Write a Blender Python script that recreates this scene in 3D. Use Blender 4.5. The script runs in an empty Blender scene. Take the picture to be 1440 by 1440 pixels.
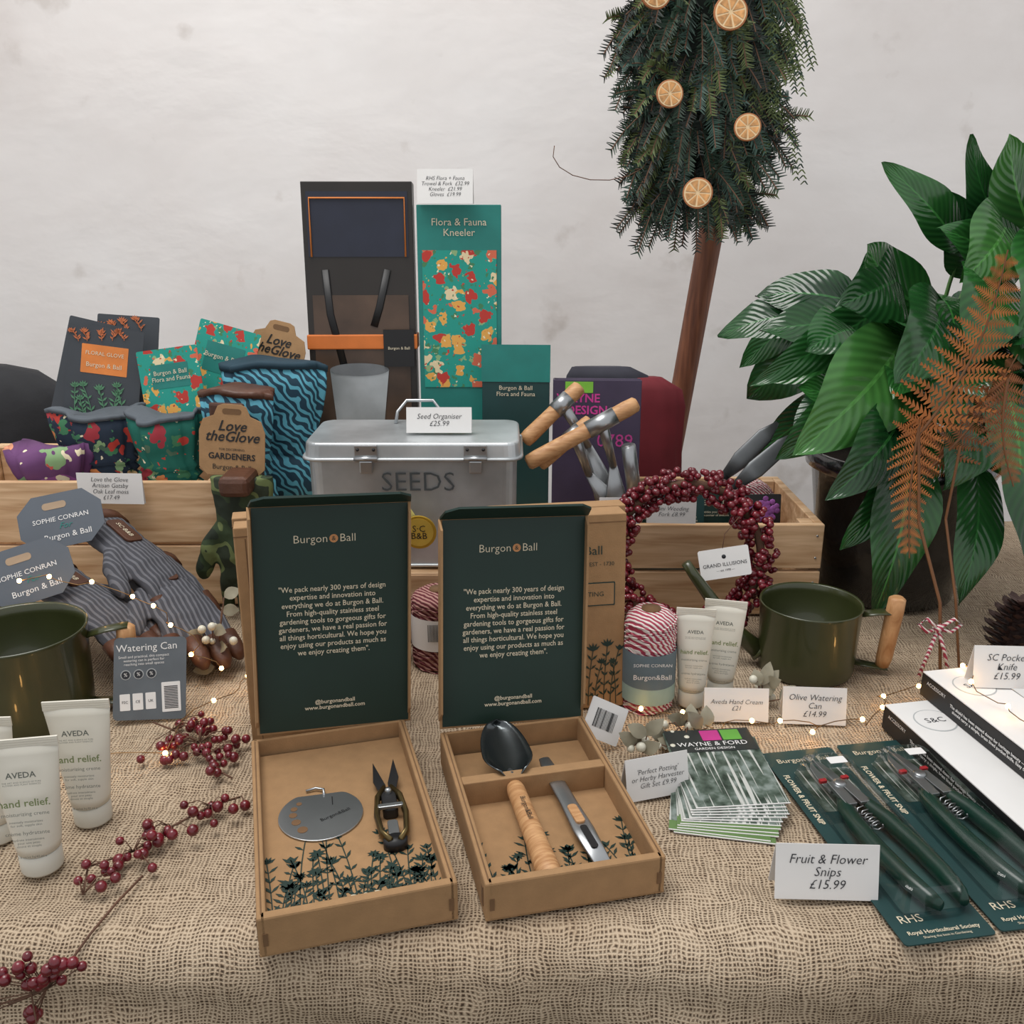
import bpy, bmesh, math, random
from mathutils import Vector, Matrix, Euler
R=math.radians
random.seed(7)
SC=bpy.context.scene
def link(o):
    SC.collection.objects.link(o); return o
def lin(h):
    h=h.lstrip('#'); o=[]
    for i in (0,2,4):
        x=int(h[i:i+2],16)/255
        o.append(x/12.92 if x<=.04045 else ((x+.055)/1.055)**2.4)
    return o
# ---------------- materials
def base(name):
    m=bpy.data.materials.new(name); m.use_nodes=True
    nt=m.node_tree; b=nt.nodes['Principled BSDF']
    return m,nt,b
def N(nt,t,**k):
    n=nt.nodes.new(t)
    for a,v in k.items(): setattr(n,a,v)
    return n
def ramp(nt,stops,interp='LINEAR'):
    r=N(nt,'ShaderNodeValToRGB'); r.color_ramp.interpolation=interp
    e=r.color_ramp.elements
    while len(e)>1: e.remove(e[-1])
    e[0].position=stops[0][0]; e[0].color=(*stops[0][1],1)
    for p,c in stops[1:]:
        x=e.new(p); x.color=(*c,1)
    return r
def mat(name,hexc,rough=.6,metal=0,noise=.12,nscale=25,bump=0,bscale=200,spec=.5,alpha=1,stretch=None,coat=0):
    m,nt,b=base(name); c=lin(hexc); L=nt.links
    tc=N(nt,'ShaderNodeTexCoord'); mp=N(nt,'ShaderNodeMapping')
    L.new(tc.outputs['Object'],mp.inputs[0])
    if stretch: mp.inputs['Scale'].default_value=stretch
    n=N(nt,'ShaderNodeTexNoise'); n.inputs['Scale'].default_value=nscale; n.inputs['Detail'].default_value=4
    L.new(mp.outputs[0],n.inputs[0])
    r=ramp(nt,[(.3,[x*(1-noise) for x in c]),(.7,[min(1,x*(1+noise)) for x in c])])
    L.new(n.outputs[0],r.inputs[0]); L.new(r.outputs[0],b.inputs['Base Color'])
    b.inputs['Roughness'].default_value=rough; b.inputs['Metallic'].default_value=metal
    b.inputs['Specular IOR Level'].default_value=spec; b.inputs['Alpha'].default_value=alpha
    b.inputs['Coat Weight'].default_value=coat
    if bump:
        n2=N(nt,'ShaderNodeTexNoise'); n2.inputs['Scale'].default_value=bscale; n2.inputs['Detail'].default_value=3
        L.new(mp.outputs[0],n2.inputs[0])
        bp=N(nt,'ShaderNodeBump'); bp.inputs['Strength'].default_value=bump; bp.inputs['Distance'].default_value=.002
        L.new(n2.outputs[0],bp.inputs['Height']); L.new(bp.outputs[0],b.inputs['Normal'])
    return m
def stripes(name,h1,h2,scale=60,direction='Z',distort=1.0,rough=.8,thr=.5,rot=(0,0,0),bump=.5,soft=.1):
    m,nt,b=base(name); L=nt.links
    tc=N(nt,'ShaderNodeTexCoord'); mp=N(nt,'ShaderNodeMapping'); mp.inputs['Rotation'].default_value=rot
    w=N(nt,'ShaderNodeTexWave'); w.bands_direction=direction
    w.inputs['Scale'].default_value=scale; w.inputs['Distortion'].default_value=distort; w.inputs['Detail'].default_value=1
    L.new(tc.outputs['Object'],mp.inputs[0]); L.new(mp.outputs[0],w.inputs[0])
    r=ramp(nt,[(thr-soft,lin(h1)),(thr+soft,lin(h2))]); L.new(w.outputs[0],r.inputs[0])
    L.new(r.outputs[0],b.inputs['Base Color']); b.inputs['Roughness'].default_value=rough
    bp=N(nt,'ShaderNodeBump'); bp.inputs['Strength'].default_value=bump; bp.inputs['Distance'].default_value=.002
    L.new(w.outputs[0],bp.inputs['Height']); L.new(bp.outputs[0],b.inputs['Normal'])
    return m
def wood(name,h1,h2,axis=(1,12,12),scale=9,rough=.55):
    m,nt,b=base(name); L=nt.links
    tc=N(nt,'ShaderNodeTexCoord'); mp=N(nt,'ShaderNodeMapping'); mp.inputs['Scale'].default_value=axis
    n=N(nt,'ShaderNodeTexNoise'); n.inputs['Scale'].default_value=scale; n.inputs['Detail'].default_value=6; n.inputs['Distortion'].default_value=.6
    L.new(tc.outputs['Object'],mp.inputs[0]); L.new(mp.outputs[0],n.inputs[0])
    r=ramp(nt,[(.3,lin(h1)),(.5,[(a+c)/2 for a,c in zip(lin(h1),lin(h2))]),(.68,lin(h2))]); L.new(n.outputs[0],r.inputs[0])
    L.new(r.outputs[0],b.inputs['Base Color']); b.inputs['Roughness'].default_value=rough
    bp=N(nt,'ShaderNodeBump'); bp.inputs['Strength'].default_value=.15; bp.inputs['Distance'].default_value=.002
    L.new(n.outputs[0],bp.inputs['Height']); L.new(bp.outputs[0],b.inputs['Normal'])
    return m
def patches(name,cols,scale=30,rough=.8,kind='noise',stretch=(1,1,1)):
    m,nt,b=base(name); L=nt.links
    tc=N(nt,'ShaderNodeTexCoord'); mp=N(nt,'ShaderNodeMapping'); mp.inputs['Scale'].default_value=stretch; L.new(tc.outputs['Object'],mp.inputs[0])
    if kind=='noise':
        n=N(nt,'ShaderNodeTexNoise'); n.inputs['Scale'].default_value=scale; n.inputs['Detail'].default_value=1.5
        L.new(mp.outputs[0],n.inputs[0]); src=n.outputs[0]
        r=ramp(nt,[(p,lin(h)) for p,h in cols],'CONSTANT'); L.new(src,r.inputs[0]); out=r.outputs[0]
    else:
        def layer(sc,thr,off,cl,prev):
            v=N(nt,'ShaderNodeTexVoronoi'); v.inputs['Scale'].default_value=sc
            n=N(nt,'ShaderNodeTexNoise'); n.inputs['Scale'].default_value=sc*2.2; n.inputs['Detail'].default_value=1
            mx=N(nt,'ShaderNodeVectorMath',operation='MULTIPLY_ADD'); mx.inputs[1].default_value=(.9/sc,)*3
            ad=N(nt,'ShaderNodeVectorMath',operation='ADD'); ad.inputs[1].default_value=(off,off*1.7,off*.6)
            L.new(mp.outputs[0],ad.inputs[0]); L.new(ad.outputs[0],n.inputs[0])
            L.new(n.outputs['Color'],mx.inputs[0]); L.new(ad.outputs[0],mx.inputs[2]); L.new(mx.outputs[0],v.inputs[0])
            sp=N(nt,'ShaderNodeSeparateColor'); L.new(v.outputs['Color'],sp.inputs[0])
            r=ramp(nt,[(p,lin(h)) for p,h in cl],'CONSTANT'); L.new(sp.outputs[0],r.inputs[0])
            lt=N(nt,'ShaderNodeMath',operation='LESS_THAN'); lt.inputs[1].default_value=thr; L.new(v.outputs['Distance'],lt.inputs[0])
            mi=N(nt,'ShaderNodeMixRGB'); L.new(lt.outputs[0],mi.inputs[0]); L.new(prev,mi.inputs[1]); L.new(r.outputs[0],mi.inputs[2]); return mi.outputs[0]
        rg=N(nt,'ShaderNodeRGB'); rg.outputs[0].default_value=(*lin(cols[0][1]),1)
        leafc=[(0,cols[0][1]),(.3,'#3f7a55'),(.6,'#86a878'),(.8,cols[0][1])]
        o1=layer(scale*1.6,.36,.31,leafc,rg.outputs[0]); out=layer(scale,.42,0,cols[1:],o1); out=layer(scale*2.6,.2,.7,[(0,'#e5d9b8'),(.35,cols[1][1]),(.7,'#3f7a55')],out)
    L.new(out,b.inputs['Base Color']); b.inputs['Roughness'].default_value=rough
    return m
def emis(name,hexc,s):
    m,nt,b=base(name); b.inputs['Emission Color'].default_value=(*lin(hexc),1); b.inputs['Emission Strength'].default_value=s
    b.inputs['Base Color'].default_value=(*lin(hexc),1); return m
def clear(name,f=.06):
    m,nt,b=base(name); L=nt.links; out=nt.nodes['Material Output']
    t=N(nt,'ShaderNodeBsdfTransparent'); g=N(nt,'ShaderNodeBsdfGlossy'); g.inputs['Roughness'].default_value=.08
    fr=N(nt,'ShaderNodeLayerWeight'); fr.inputs[0].default_value=.25
    ma=N(nt,'ShaderNodeMath',operation='MULTIPLY_ADD'); ma.inputs[1].default_value=.5; ma.inputs[2].default_value=f*.5; L.new(fr.outputs['Fresnel'],ma.inputs[0])
    mx=N(nt,'ShaderNodeMixShader'); L.new(ma.outputs[0],mx.inputs[0]); L.new(t.outputs[0],mx.inputs[1]); L.new(g.outputs[0],mx.inputs[2]); L.new(mx.outputs[0],out.inputs[0]); return m

# ---------------- geometry
def setp(o,par,loc,rot):
    o.location=loc; o.rotation_euler=rot
    if par: o.parent=par
    return o
def root(name,loc=(0,0,0),rot=(0,0,0),par=None):
    o=bpy.data.objects.new(name,None); o.empty_display_size=.05; link(o); return setp(o,par,loc,rot)
def mk(name,vs,fs,m,par=None,loc=(0,0,0),rot=(0,0,0),smooth=False,mi=None,uv=None):
    me=bpy.data.meshes.new(name); me.from_pydata([tuple(v) for v in vs],[],fs); me.update()
    for x in (m if isinstance(m,(list,tuple)) else [m]): me.materials.append(x)
    if smooth: me.polygons.foreach_set('use_smooth',[True]*len(me.polygons))
    if mi: me.polygons.foreach_set('material_index',mi)
    if uv:
        l=me.uv_layers.new(name='UVMap')
        for lp in me.loops: l.data[lp.index].uv=uv[lp.vertex_index]
    bm=bmesh.new(); bm.from_mesh(me); bmesh.ops.recalc_face_normals(bm,faces=bm.faces); bm.to_mesh(me); bm.free()
    o=bpy.data.objects.new(name,me); link(o); return setp(o,par,loc,rot)
def bevel(o,w,s=2):
    b=o.modifiers.new('b','BEVEL'); b.width=w; b.segments=s; b.limit_method='ANGLE'; return o
def box(name,size,loc,m,par=None,rot=(0,0,0),bev=.001):
    x,y,z=[s/2 for s in size]
    vs=[(a*x,b*y,c*z) for a in(-1,1) for b in(-1,1) for c in(-1,1)]
    fs=[(0,1,3,2),(4,6,7,5),(0,4,5,1),(2,3,7,6),(0,2,6,4),(1,5,7,3)]
    o=mk(name,vs,fs,m,par,loc,rot)
    if bev: bevel(o,bev)
    return o
def plate(name,pts,th,m,par=None,loc=(0,0,0),rot=(0,0,0),bev=0):
    n=len(pts); vs=[(x,y,0) for x,y in pts]+[(x,y,th) for x,y in pts]
    fs=[tuple(range(n))[::-1],tuple(range(n,2*n))]+[(i,(i+1)%n,(i+1)%n+n,i+n) for i in range(n)]
    o=mk(name,vs,fs,m,par,loc,rot)
    if bev: bevel(o,bev)
    return o
def loft(name,secs,m,par=None,loc=(0,0,0),rot=(0,0,0),n=32,cap=True,smooth=True,ruffle=None,sq=1.0,zr=None):
    vs=[];fs=[]
    for k,s in enumerate(secs):
        z,a,b=s[:3]; cx,cy=(s[3],s[4]) if len(s)>3 else (0,0)
        for i in range(n):
            t=2*math.pi*i/n; q=1+(ruffle(t,k) if ruffle else 0)
            c_,s_=math.cos(t),math.sin(t)
            vs.append((cx+a*q*math.copysign(abs(c_)**sq,c_),cy+b*q*math.copysign(abs(s_)**sq,s_),z+(zr(t,k) if zr else 0)))
    for k in range(len(secs)-1):
        for i in range(n):
            j=(i+1)%n; fs.append((k*n+i,k*n+j,(k+1)*n+j,(k+1)*n+i))
    if cap: fs.append(tuple(range(n))[::-1]); fs.append(tuple((len(secs)-1)*n+i for i in range(n)))
    return mk(name,vs,fs,m,par,loc,rot,smooth)
class Acc:
    def __init__(s): s.v=[];s.f=[];s.m=[];s.uv=[]
    def add(s,vs,fs,mi=0,uv=None):
        o=len(s.v); s.v+= [tuple(v) for v in vs]; s.f+=[tuple(i+o for i in f) for f in fs]; s.m+=[mi]*len(fs)
        s.uv+= uv if uv else [(0,0)]*len(vs)
    def sphere(s,c,r,mi=0,seg=10,rings=6,sc=(1,1,1)):
        vs=[];fs=[]
        for i in range(1,rings):
            p=math.pi*i/rings
            for j in range(seg):
                t=2*math.pi*j/seg; vs.append((c[0]+r*sc[0]*math.sin(p)*math.cos(t),c[1]+r*sc[1]*math.sin(p)*math.sin(t),c[2]+r*sc[2]*math.cos(p)))
        vs+=[(c[0],c[1],c[2]+r*sc[2]),(c[0],c[1],c[2]-r*sc[2])]; T=len(vs)-2
        for i in range(rings-2):
            for j in range(seg):
                k=(j+1)%seg; fs.append((i*seg+j,i*seg+k,(i+1)*seg+k,(i+1)*seg+j))
        for j in range(seg):
            k=(j+1)%seg; fs.append((T,k,j)); b=(rings-2)*seg; fs.append((T+1,b+j,b+k))
        s.add(vs,fs,mi)
    def tube(s,pts,rad,mi=0,n=8,up=None):
        pts=[Vector(p) for p in pts]
        if not isinstance(rad,(list,tuple)): rad=[rad]*len(pts)
        vs=[];fs=[]
        u=Vector(up) if up else None
        for i,p in enumerate(pts):
            d=(pts[min(i+1,len(pts)-1)]-pts[max(i-1,0)]).normalized()
            if up is None:
                if u is None: u=Vector((0,0,1)) if abs(d.z)<.9 else Vector((1,0,0))
                u=(u-d*u.dot(d)).normalized(); q=u
            else:
                q=(u-d*u.dot(d)).normalized()
            w=d.cross(q); r=rad[i]; a,b=(r if isinstance(r,(list,tuple)) else (r,r))
            for j in range(n):
                t=2*math.pi*j/n; vs.append(p+w*(a*math.cos(t))+q*(b*math.sin(t)))
        for i in range(len(pts)-1):
            for j in range(n):
                k=(j+1)%n; fs.append((i*n+j,i*n+k,(i+1)*n+k,(i+1)*n+j))
        fs.append(tuple(range(n))[::-1]); fs.append(tuple((len(pts)-1)*n+i for i in range(n)))
        s.add(vs,fs,mi)
    def leaf(s,b,t,w,side,arch=.1,fold=.15,n=12,mi=0,peak=.4,up=None,across=4):
        b=Vector(b);t=Vector(t); ax=t-b; L=ax.length; d=ax/L
        side=Vector(side); side=(side-d*side.dot(d)).normalized(); nm=side.cross(d)
        if nm.z<0 and up is None: nm=-nm
        vs=[];fs=[];uv=[]
        m=2*across+1
        for i in range(n+1):
            u=i/n
            ww=w/2*(math.sin(math.pi*min(1,u**(math.log(.5)/math.log(peak))))**.8) if 0<u<1 else 0.0003
            c=b+ax*u+nm*(arch*L*math.sin(math.pi*u))
            for j in range(m):
                x=(j-across)/across
                wav=.05*w*math.sin(u*11+(2 if x>0 else 0)+b.x*40)*abs(x)**2
                vs.append(c+side*(x*ww)+nm*(fold*abs(x)*ww*1.0+wav-abs(x)**2*fold*ww*.6)); uv.append((.5+x/2,u))
        for i in range(n):
            for j in range(m-1): fs.append((i*m+j,i*m+j+1,(i+1)*m+j+1,(i+1)*m+j))
        s.add(vs,fs,mi,uv)
    def poly(s,pts,mi=0): s.add(pts,[tuple(range(len(pts)))],mi)
    def done(s,name,m,par=None,loc=(0,0,0),rot=(0,0,0),smooth=True): return mk(name,s.v,s.f,m,par,loc,rot,smooth,s.m,s.uv)
def tube(name,pts,rad,m,par=None,n=12,up=None,loc=(0,0,0),rot=(0,0,0)):
    a=Acc(); a.tube(pts,rad,0,n,up); return a.done(name,m,par,loc,rot)
def text(body,size,loc,m,par,rot=(0,0,0),align='CENTER',shear=0,bold=0,sp=1.0,name='lettering',sx=1):
    c=bpy.data.curves.new(name,'FONT'); c.body=body; c.size=size; c.align_x=align; c.align_y='CENTER'
    c.shear=shear; c.offset=bold; c.space_line=sp; c.materials.append(m); c.resolution_u=2
    o=bpy.data.objects.new(name,c); link(o); setp(o,par,loc,rot); o.scale=(sx,1,1); return o
def stand(loc,yaw=0,lean=0,name='x',par=None):
    return root(name,loc,(math.pi/2-lean,0,yaw),par)
def circ(r,n=32,cx=0,cy=0,a0=0,a1=2*math.pi,end=False):
    k=n-1 if end else n
    return [(cx+r*math.cos(a0+(a1-a0)*i/k),cy+r*math.sin(a0+(a1-a0)*i/k)) for i in range(n)]
def rrect(w,h,r=.004,n=5):
    o=[]
    for cx,cy,a in((w/2-r,h/2-r,0),(-w/2+r,h/2-r,90),(-w/2+r,-h/2+r,180),(w/2-r,-h/2+r,270)):
        o+= [(cx+r*math.cos(R(a+90*i/n)),cy+r*math.sin(R(a+90*i/n))) for i in range(n+1)]
    return o

# palette
KR=mat('kraft_card','#9a7853',.85,noise=.08,nscale=60,bump=.15,bscale=500)
KRD=mat('kraft_card_edge','#6c5035',.9,noise=.15)
GRN=mat('dark_green_print','#0e2b24',.5,noise=.06)
CREAM=mat('cream_print','#cfc4ab',.7,noise=.03)
WHITE=mat('white_card','#dddcda',.7,noise=.02)
INK=mat('ink','#25282e',.7,noise=.1)
BLACK=mat('black_print','#141416',.5,noise=.1)
OLIVE=mat('olive_enamel','#33381d',.3,noise=.1,coat=.4)
OLIVEIN=mat('olive_enamel_inside','#45452c',.45,noise=.1)
STEEL=mat('steel','#aaadaf',.32,.92,noise=.12,nscale=12)
GALV=mat('galvanised_steel','#b7bcbe',.42,.7,noise=.3,nscale=10,bump=.05)
BRASS=mat('aged_brass','#6b5c3c',.35,.9,noise=.3)
TIN=mat('painted_tin_gold','#c9a53c',.35,.7)
BEECH=wood('beech_wood','#a07045','#c89c6e',(2,14,2),20)
BEECHX=wood('beech_wood_x','#a07045','#c89c6e',(2,14,14),12)
PINE=wood('pine_wood','#b08860','#dfbe98',(1.2,10,14),6)
STAKE=wood('stained_stake_wood','#5e3522','#875338',(14,14,1),8)
BERRY=mat('dark_red_berry','#66121f',.28,noise=.4,nscale=60,coat=.4)
TWIG=mat('twig','#5e4130',.8)
CRM=mat('cream_tube_plastic','#d3cfc2',.35,noise=.03)
CRT=mat('tube_print_grey','#62665f',.6)
TEAL=mat('teal_print','#1a756d',.55,noise=.1)
DTEAL=mat('dark_teal_print','#123838',.5,noise=.1)

# ---------------- burlap
def burlap():
    m,nt,b=base('burlap_weave'); L=nt.links
    uv=N(nt,'ShaderNodeUVMap'); sep=N(nt,'ShaderNodeSeparateXYZ')
    nz=N(nt,'ShaderNodeTexNoise'); nz.inputs['Scale'].default_value=20; nz.inputs['Detail'].default_value=7
    L.new(uv.outputs[0],nz.inputs[0])
    ma=N(nt,'ShaderNodeVectorMath',operation='MULTIPLY_ADD'); ma.inputs[1].default_value=(.024,.024,0)
    L.new(nz.outputs['Color'],ma.inputs[0]); L.new(uv.outputs[0],ma.inputs[2]); L.new(ma.outputs[0],sep.inputs[0])
    def wv(out,per):
        a=N(nt,'ShaderNodeMath',operation='MULTIPLY'); a.inputs[1].default_value=2*math.pi/per
        L.new(out,a.inputs[0]); s=N(nt,'ShaderNodeMath',operation='SINE'); L.new(a.outputs[0],s.inputs[0])
        c=N(nt,'ShaderNodeMath',operation='MULTIPLY_ADD'); c.inputs[1].default_value=.5; c.inputs[2].default_value=.5
        L.new(s.outputs[0],c.inputs[0]); return c.outputs[0]
    sx=wv(sep.outputs[0],.0038); sy=wv(sep.outputs[1],.0034)
    mx=N(nt,'ShaderNodeMath',operation='MAXIMUM'); L.new(sx,mx.inputs[0]); L.new(sy,mx.inputs[1])
    def fibre(st):
        mp=N(nt,'ShaderNodeMapping'); mp.inputs['Scale'].default_value=st; L.new(uv.outputs[0],mp.inputs[0])
        f=N(nt,'ShaderNodeTexNoise'); f.inputs['Scale'].default_value=60; f.inputs['Detail'].default_value=4; L.new(mp.outputs[0],f.inputs[0]); return f.outputs[0]
    fa=N(nt,'ShaderNodeMath',operation='ADD'); L.new(fibre((.5,5,1)),fa.inputs[0]); L.new(fibre((5,.5,1)),fa.inputs[1])
    ad=N(nt,'ShaderNodeMath',operation='MULTIPLY_ADD'); ad.inputs[1].default_value=1.2; L.new(fa.outputs[0],ad.inputs[0])
    sb=N(nt,'ShaderNodeMath',operation='SUBTRACT'); sb.inputs[1].default_value=1.16; L.new(mx.outputs[0],sb.inputs[0]); L.new(sb.outputs[0],ad.inputs[2])
    r=ramp(nt,[(.05,lin('#54463a')),(.45,lin('#98846e')),(.95,lin('#c6b49c'))]); L.new(ad.outputs[0],r.inputs[0])
    big=N(nt,'ShaderNodeTexNoise'); big.inputs['Scale'].default_value=5; big.inputs['Detail'].default_value=4; L.new(uv.outputs[0],big.inputs[0])
    r2=ramp(nt,[(.3,(.80,.77,.74)),(.7,(1.0,1.0,1.0))]); L.new(big.outputs[0],r2.inputs[0])
    mi=N(nt,'ShaderNodeMixRGB',blend_type='MULTIPLY'); mi.inputs[0].default_value=1; L.new(r.outputs[0],mi.inputs[1]); L.new(r2.outputs[0],mi.inputs[2])
    L.new(mi.outputs[0],b.inputs['Base Color']); b.inputs['Roughness'].default_value=.95; b.inputs['Specular IOR Level'].default_value=.1
    bp=N(nt,'ShaderNodeBump'); bp.inputs['Strength'].default_value=.8; bp.inputs['Distance'].default_value=.0016
    L.new(ad.outputs[0],bp.inputs['Height']); L.new(bp.outputs[0],b.inputs['Normal'])
    return m
from mathutils import noise as mn
def cloth():
    vs=[];uv=[];fs=[]
    x0,x1=-1.25,1.25; nx=240
    s=0; ye=.680; r=.034
    ys=[1.80-(1.80-ye)*i/140 for i in range(141)]
    P=[(y,0) for y in ys]
    for i in range(1,9):
        a=R(90*i/8); P.append((ye-r*math.sin(a),-r+r*math.cos(a)))
    for i in range(1,50): P.append((ye-r,-r-.012*i))
    last=P[0]
    for k,(y,z) in enumerate(P):
        s+=math.hypot(y-last[0],z-last[1]); last=(y,z)
        for i in range(nx+1):
            x=x0+(x1-x0)*i/nx
            yy,zz=y,z
            nn=mn.noise(Vector((x*5,y*6,1)))*.5+mn.noise(Vector((x*14+y*5,y*13,4)))*.4
            if z>=-.0001: zz=-.003-.010*max(0,nn)
            else:
                t=min(1,-z/.22)
                yy=y-.004+(.020*math.sin(x*19+2*mn.noise(Vector((x*3,z*2,0))))*t)+.010*nn*(t*1.5+.4)-.012*t-.012*mn.noise(Vector((x*6+z*8,z*22,7)))*min(1,t*3)
                zz=z-.003
            vs.append((x,yy,zz)); uv.append((x,s))
    for k in range(len(P)-1):
        for i in range(nx): a=k*(nx+1)+i; fs.append((a,a+1,a+nx+2,a+nx+1))
    return mk('burlap_tablecloth',vs,fs,burlap(),smooth=True,uv=uv)
cloth()
T=root('trestle_table',(0,1.22,0)); TW=wood('table_top_wood','#8a7458','#a58d6d')
box('table_top',(2.4,1.05,.03),(0,.035,-.034),TW,T)
for sx in(-1,1):
    for sy in(-.42,.45): box('leg',(.05,.05,.70),(sx*1.05,sy,-.398),TW,T)
    box('leg_brace',(.04,.86,.04),(sx*1.05,.015,-.55),TW,T)

# ---------------- marquee
def canvas():
    m,nt,b=base('marquee_canvas'); L=nt.links
    tc=N(nt,'ShaderNodeTexCoord'); n=N(nt,'ShaderNodeTexNoise'); n.inputs['Scale'].default_value=1.6; n.inputs['Detail'].default_value=8; n.inputs['Roughness'].default_value=.6
    L.new(tc.outputs['Object'],n.inputs[0])
    r=ramp(nt,[(.28,lin('#d9d2ce')),(.45,lin('#e6e1de')),(.7,lin('#edeae8'))]); L.new(n.outputs[0],r.inputs[0])
    n3=N(nt,'ShaderNodeTexNoise'); n3.inputs['Scale'].default_value=7; n3.inputs['Detail'].default_value=6; L.new(tc.outputs['Object'],n3.inputs[0])
    r3=ramp(nt,[(.27,(.66,.62,.58)),(.35,(1,1,1))]); L.new(n3.outputs[0],r3.inputs[0])
    mi=N(nt,'ShaderNodeMixRGB',blend_type='MULTIPLY'); mi.inputs[0].default_value=.5; L.new(r.outputs[0],mi.inputs[1]); L.new(r3.outputs[0],mi.inputs[2])
    L.new(mi.outputs[0],b.inputs['Base Color']); b.inputs['Roughness'].default_value=.75
    mp=N(nt,'ShaderNodeMapping'); mp.inputs['Scale'].default_value=(1,1,1.6); mp.inputs['Rotation'].default_value=(0,.35,0)
    L.new(tc.outputs['Object'],mp.inputs[0])
    n2=N(nt,'ShaderNodeTexNoise'); n2.inputs['Scale'].default_value=2.6; n2.inputs['Detail'].default_value=5; n2.inputs['Distortion'].default_value=.2; L.new(mp.outputs[0],n2.inputs[0])
    bp=N(nt,'ShaderNodeBump'); bp.inputs['Strength'].default_value=.4; bp.inputs['Distance'].default_value=.03
    L.new(n2.outputs[0],bp.inputs['Height']); L.new(bp.outputs[0],b.inputs['Normal'])
    out=nt.nodes['Material Output']; tr=N(nt,'ShaderNodeBsdfTranslucent'); L.new(mi.outputs[0],tr.inputs[0])
    ms=N(nt,'ShaderNodeMixShader'); ms.inputs[0].default_value=.3; L.new(b.outputs[0],ms.inputs[1]); L.new(tr.outputs[0],ms.inputs[2]); L.new(ms.outputs[0],out.inputs[0])
    return m
vs=[];fs=[];nx,nz=80,50
for k in range(nz+1):
    for i in range(nx+1):
        x=-3.5+7*i/nx; z=-.75+3.2*k/nz
        vs.append((x,2.35+.02*mn.noise(Vector((x*1.1,z*.9,0)))+.006*mn.noise(Vector((x*3+z*2,z*3,5))),z))
for k in range(nz):
    for i in range(nx): a=k*(nx+1)+i; fs.append((a,a+1,a+nx+2,a+nx+1))
mk('wall_back',vs,fs,canvas(),smooth=True)
box('floor',(7,6,.05),(0,.6,-.776),mat('trodden_grass_floor','#5c5a44',.95,noise=.3,nscale=12,bump=.5,bscale=60),bev=0)

# ---------------- cards
def price_card(lines,loc,w=.09,h=.05,yaw=0,size=.013,lean=R(14),name='price_card',dz=0):
    r=root(name,loc,(0,0,yaw))
    f=root('front_face',(0,0,0),(math.pi/2-lean,0,0),r)
    plate('front_panel',[(-w/2,0),(w/2,0),(w/2,h),(-w/2,h)],.0008,WHITE,f)
    d=2*h*math.sin(lean)
    g=root('back_face',(0,d,0),(math.pi/2+lean,0,0),r)
    plate('back_panel',[(-w/2,0),(w/2,0),(w/2,h),(-w/2,h)],.0008,WHITE,g)
    text('\n'.join(lines),size*.92,(0,h*.5,.0014),INK,f,shear=.25,sp=.95,bold=-.00008,sx=.95)
    return r
price_card(['Fruit & Flower','Snips','£15.99'],(.285,.708,0),.093,.052,R(-2),.0135)
price_card(["'Perfect Potting'","or Herby Harvester","Gift Set £9.99"],(.156,.864,0),.072,.046,R(17),.0086)
price_card(['Aveda Hand Cream','£21'],(.273,1.018,0),.078,.042,R(-2),.009)
price_card(['Olive Watering','Can','£14.99'],(.366,1.012,0),.076,.046,R(-4),.0115)
price_card(['Love the Glove','Artisan Gatsby','Oak Leaf moss','£17.49'],(-.602,1.358,.172),.10,.047,R(-3),.0105,lean=R(3))
price_card(['Seed Organiser','£25.99'],(-.103,1.305,.2935),.092,.036,0,.0115)
price_card(['SC Pocket','Knife','£15.99'],(.575,.985,.064),.075,.05,R(-3),.0125)
price_card(['Parlane','£14.99'],(.158,1.322,.152),.06,.04,0,.010,lean=R(4))
price_card(['Mini Weeding','Fork £8.99'],(.235,1.325,.152),.072,.036,R(-3),.010,lean=R(4))

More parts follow.
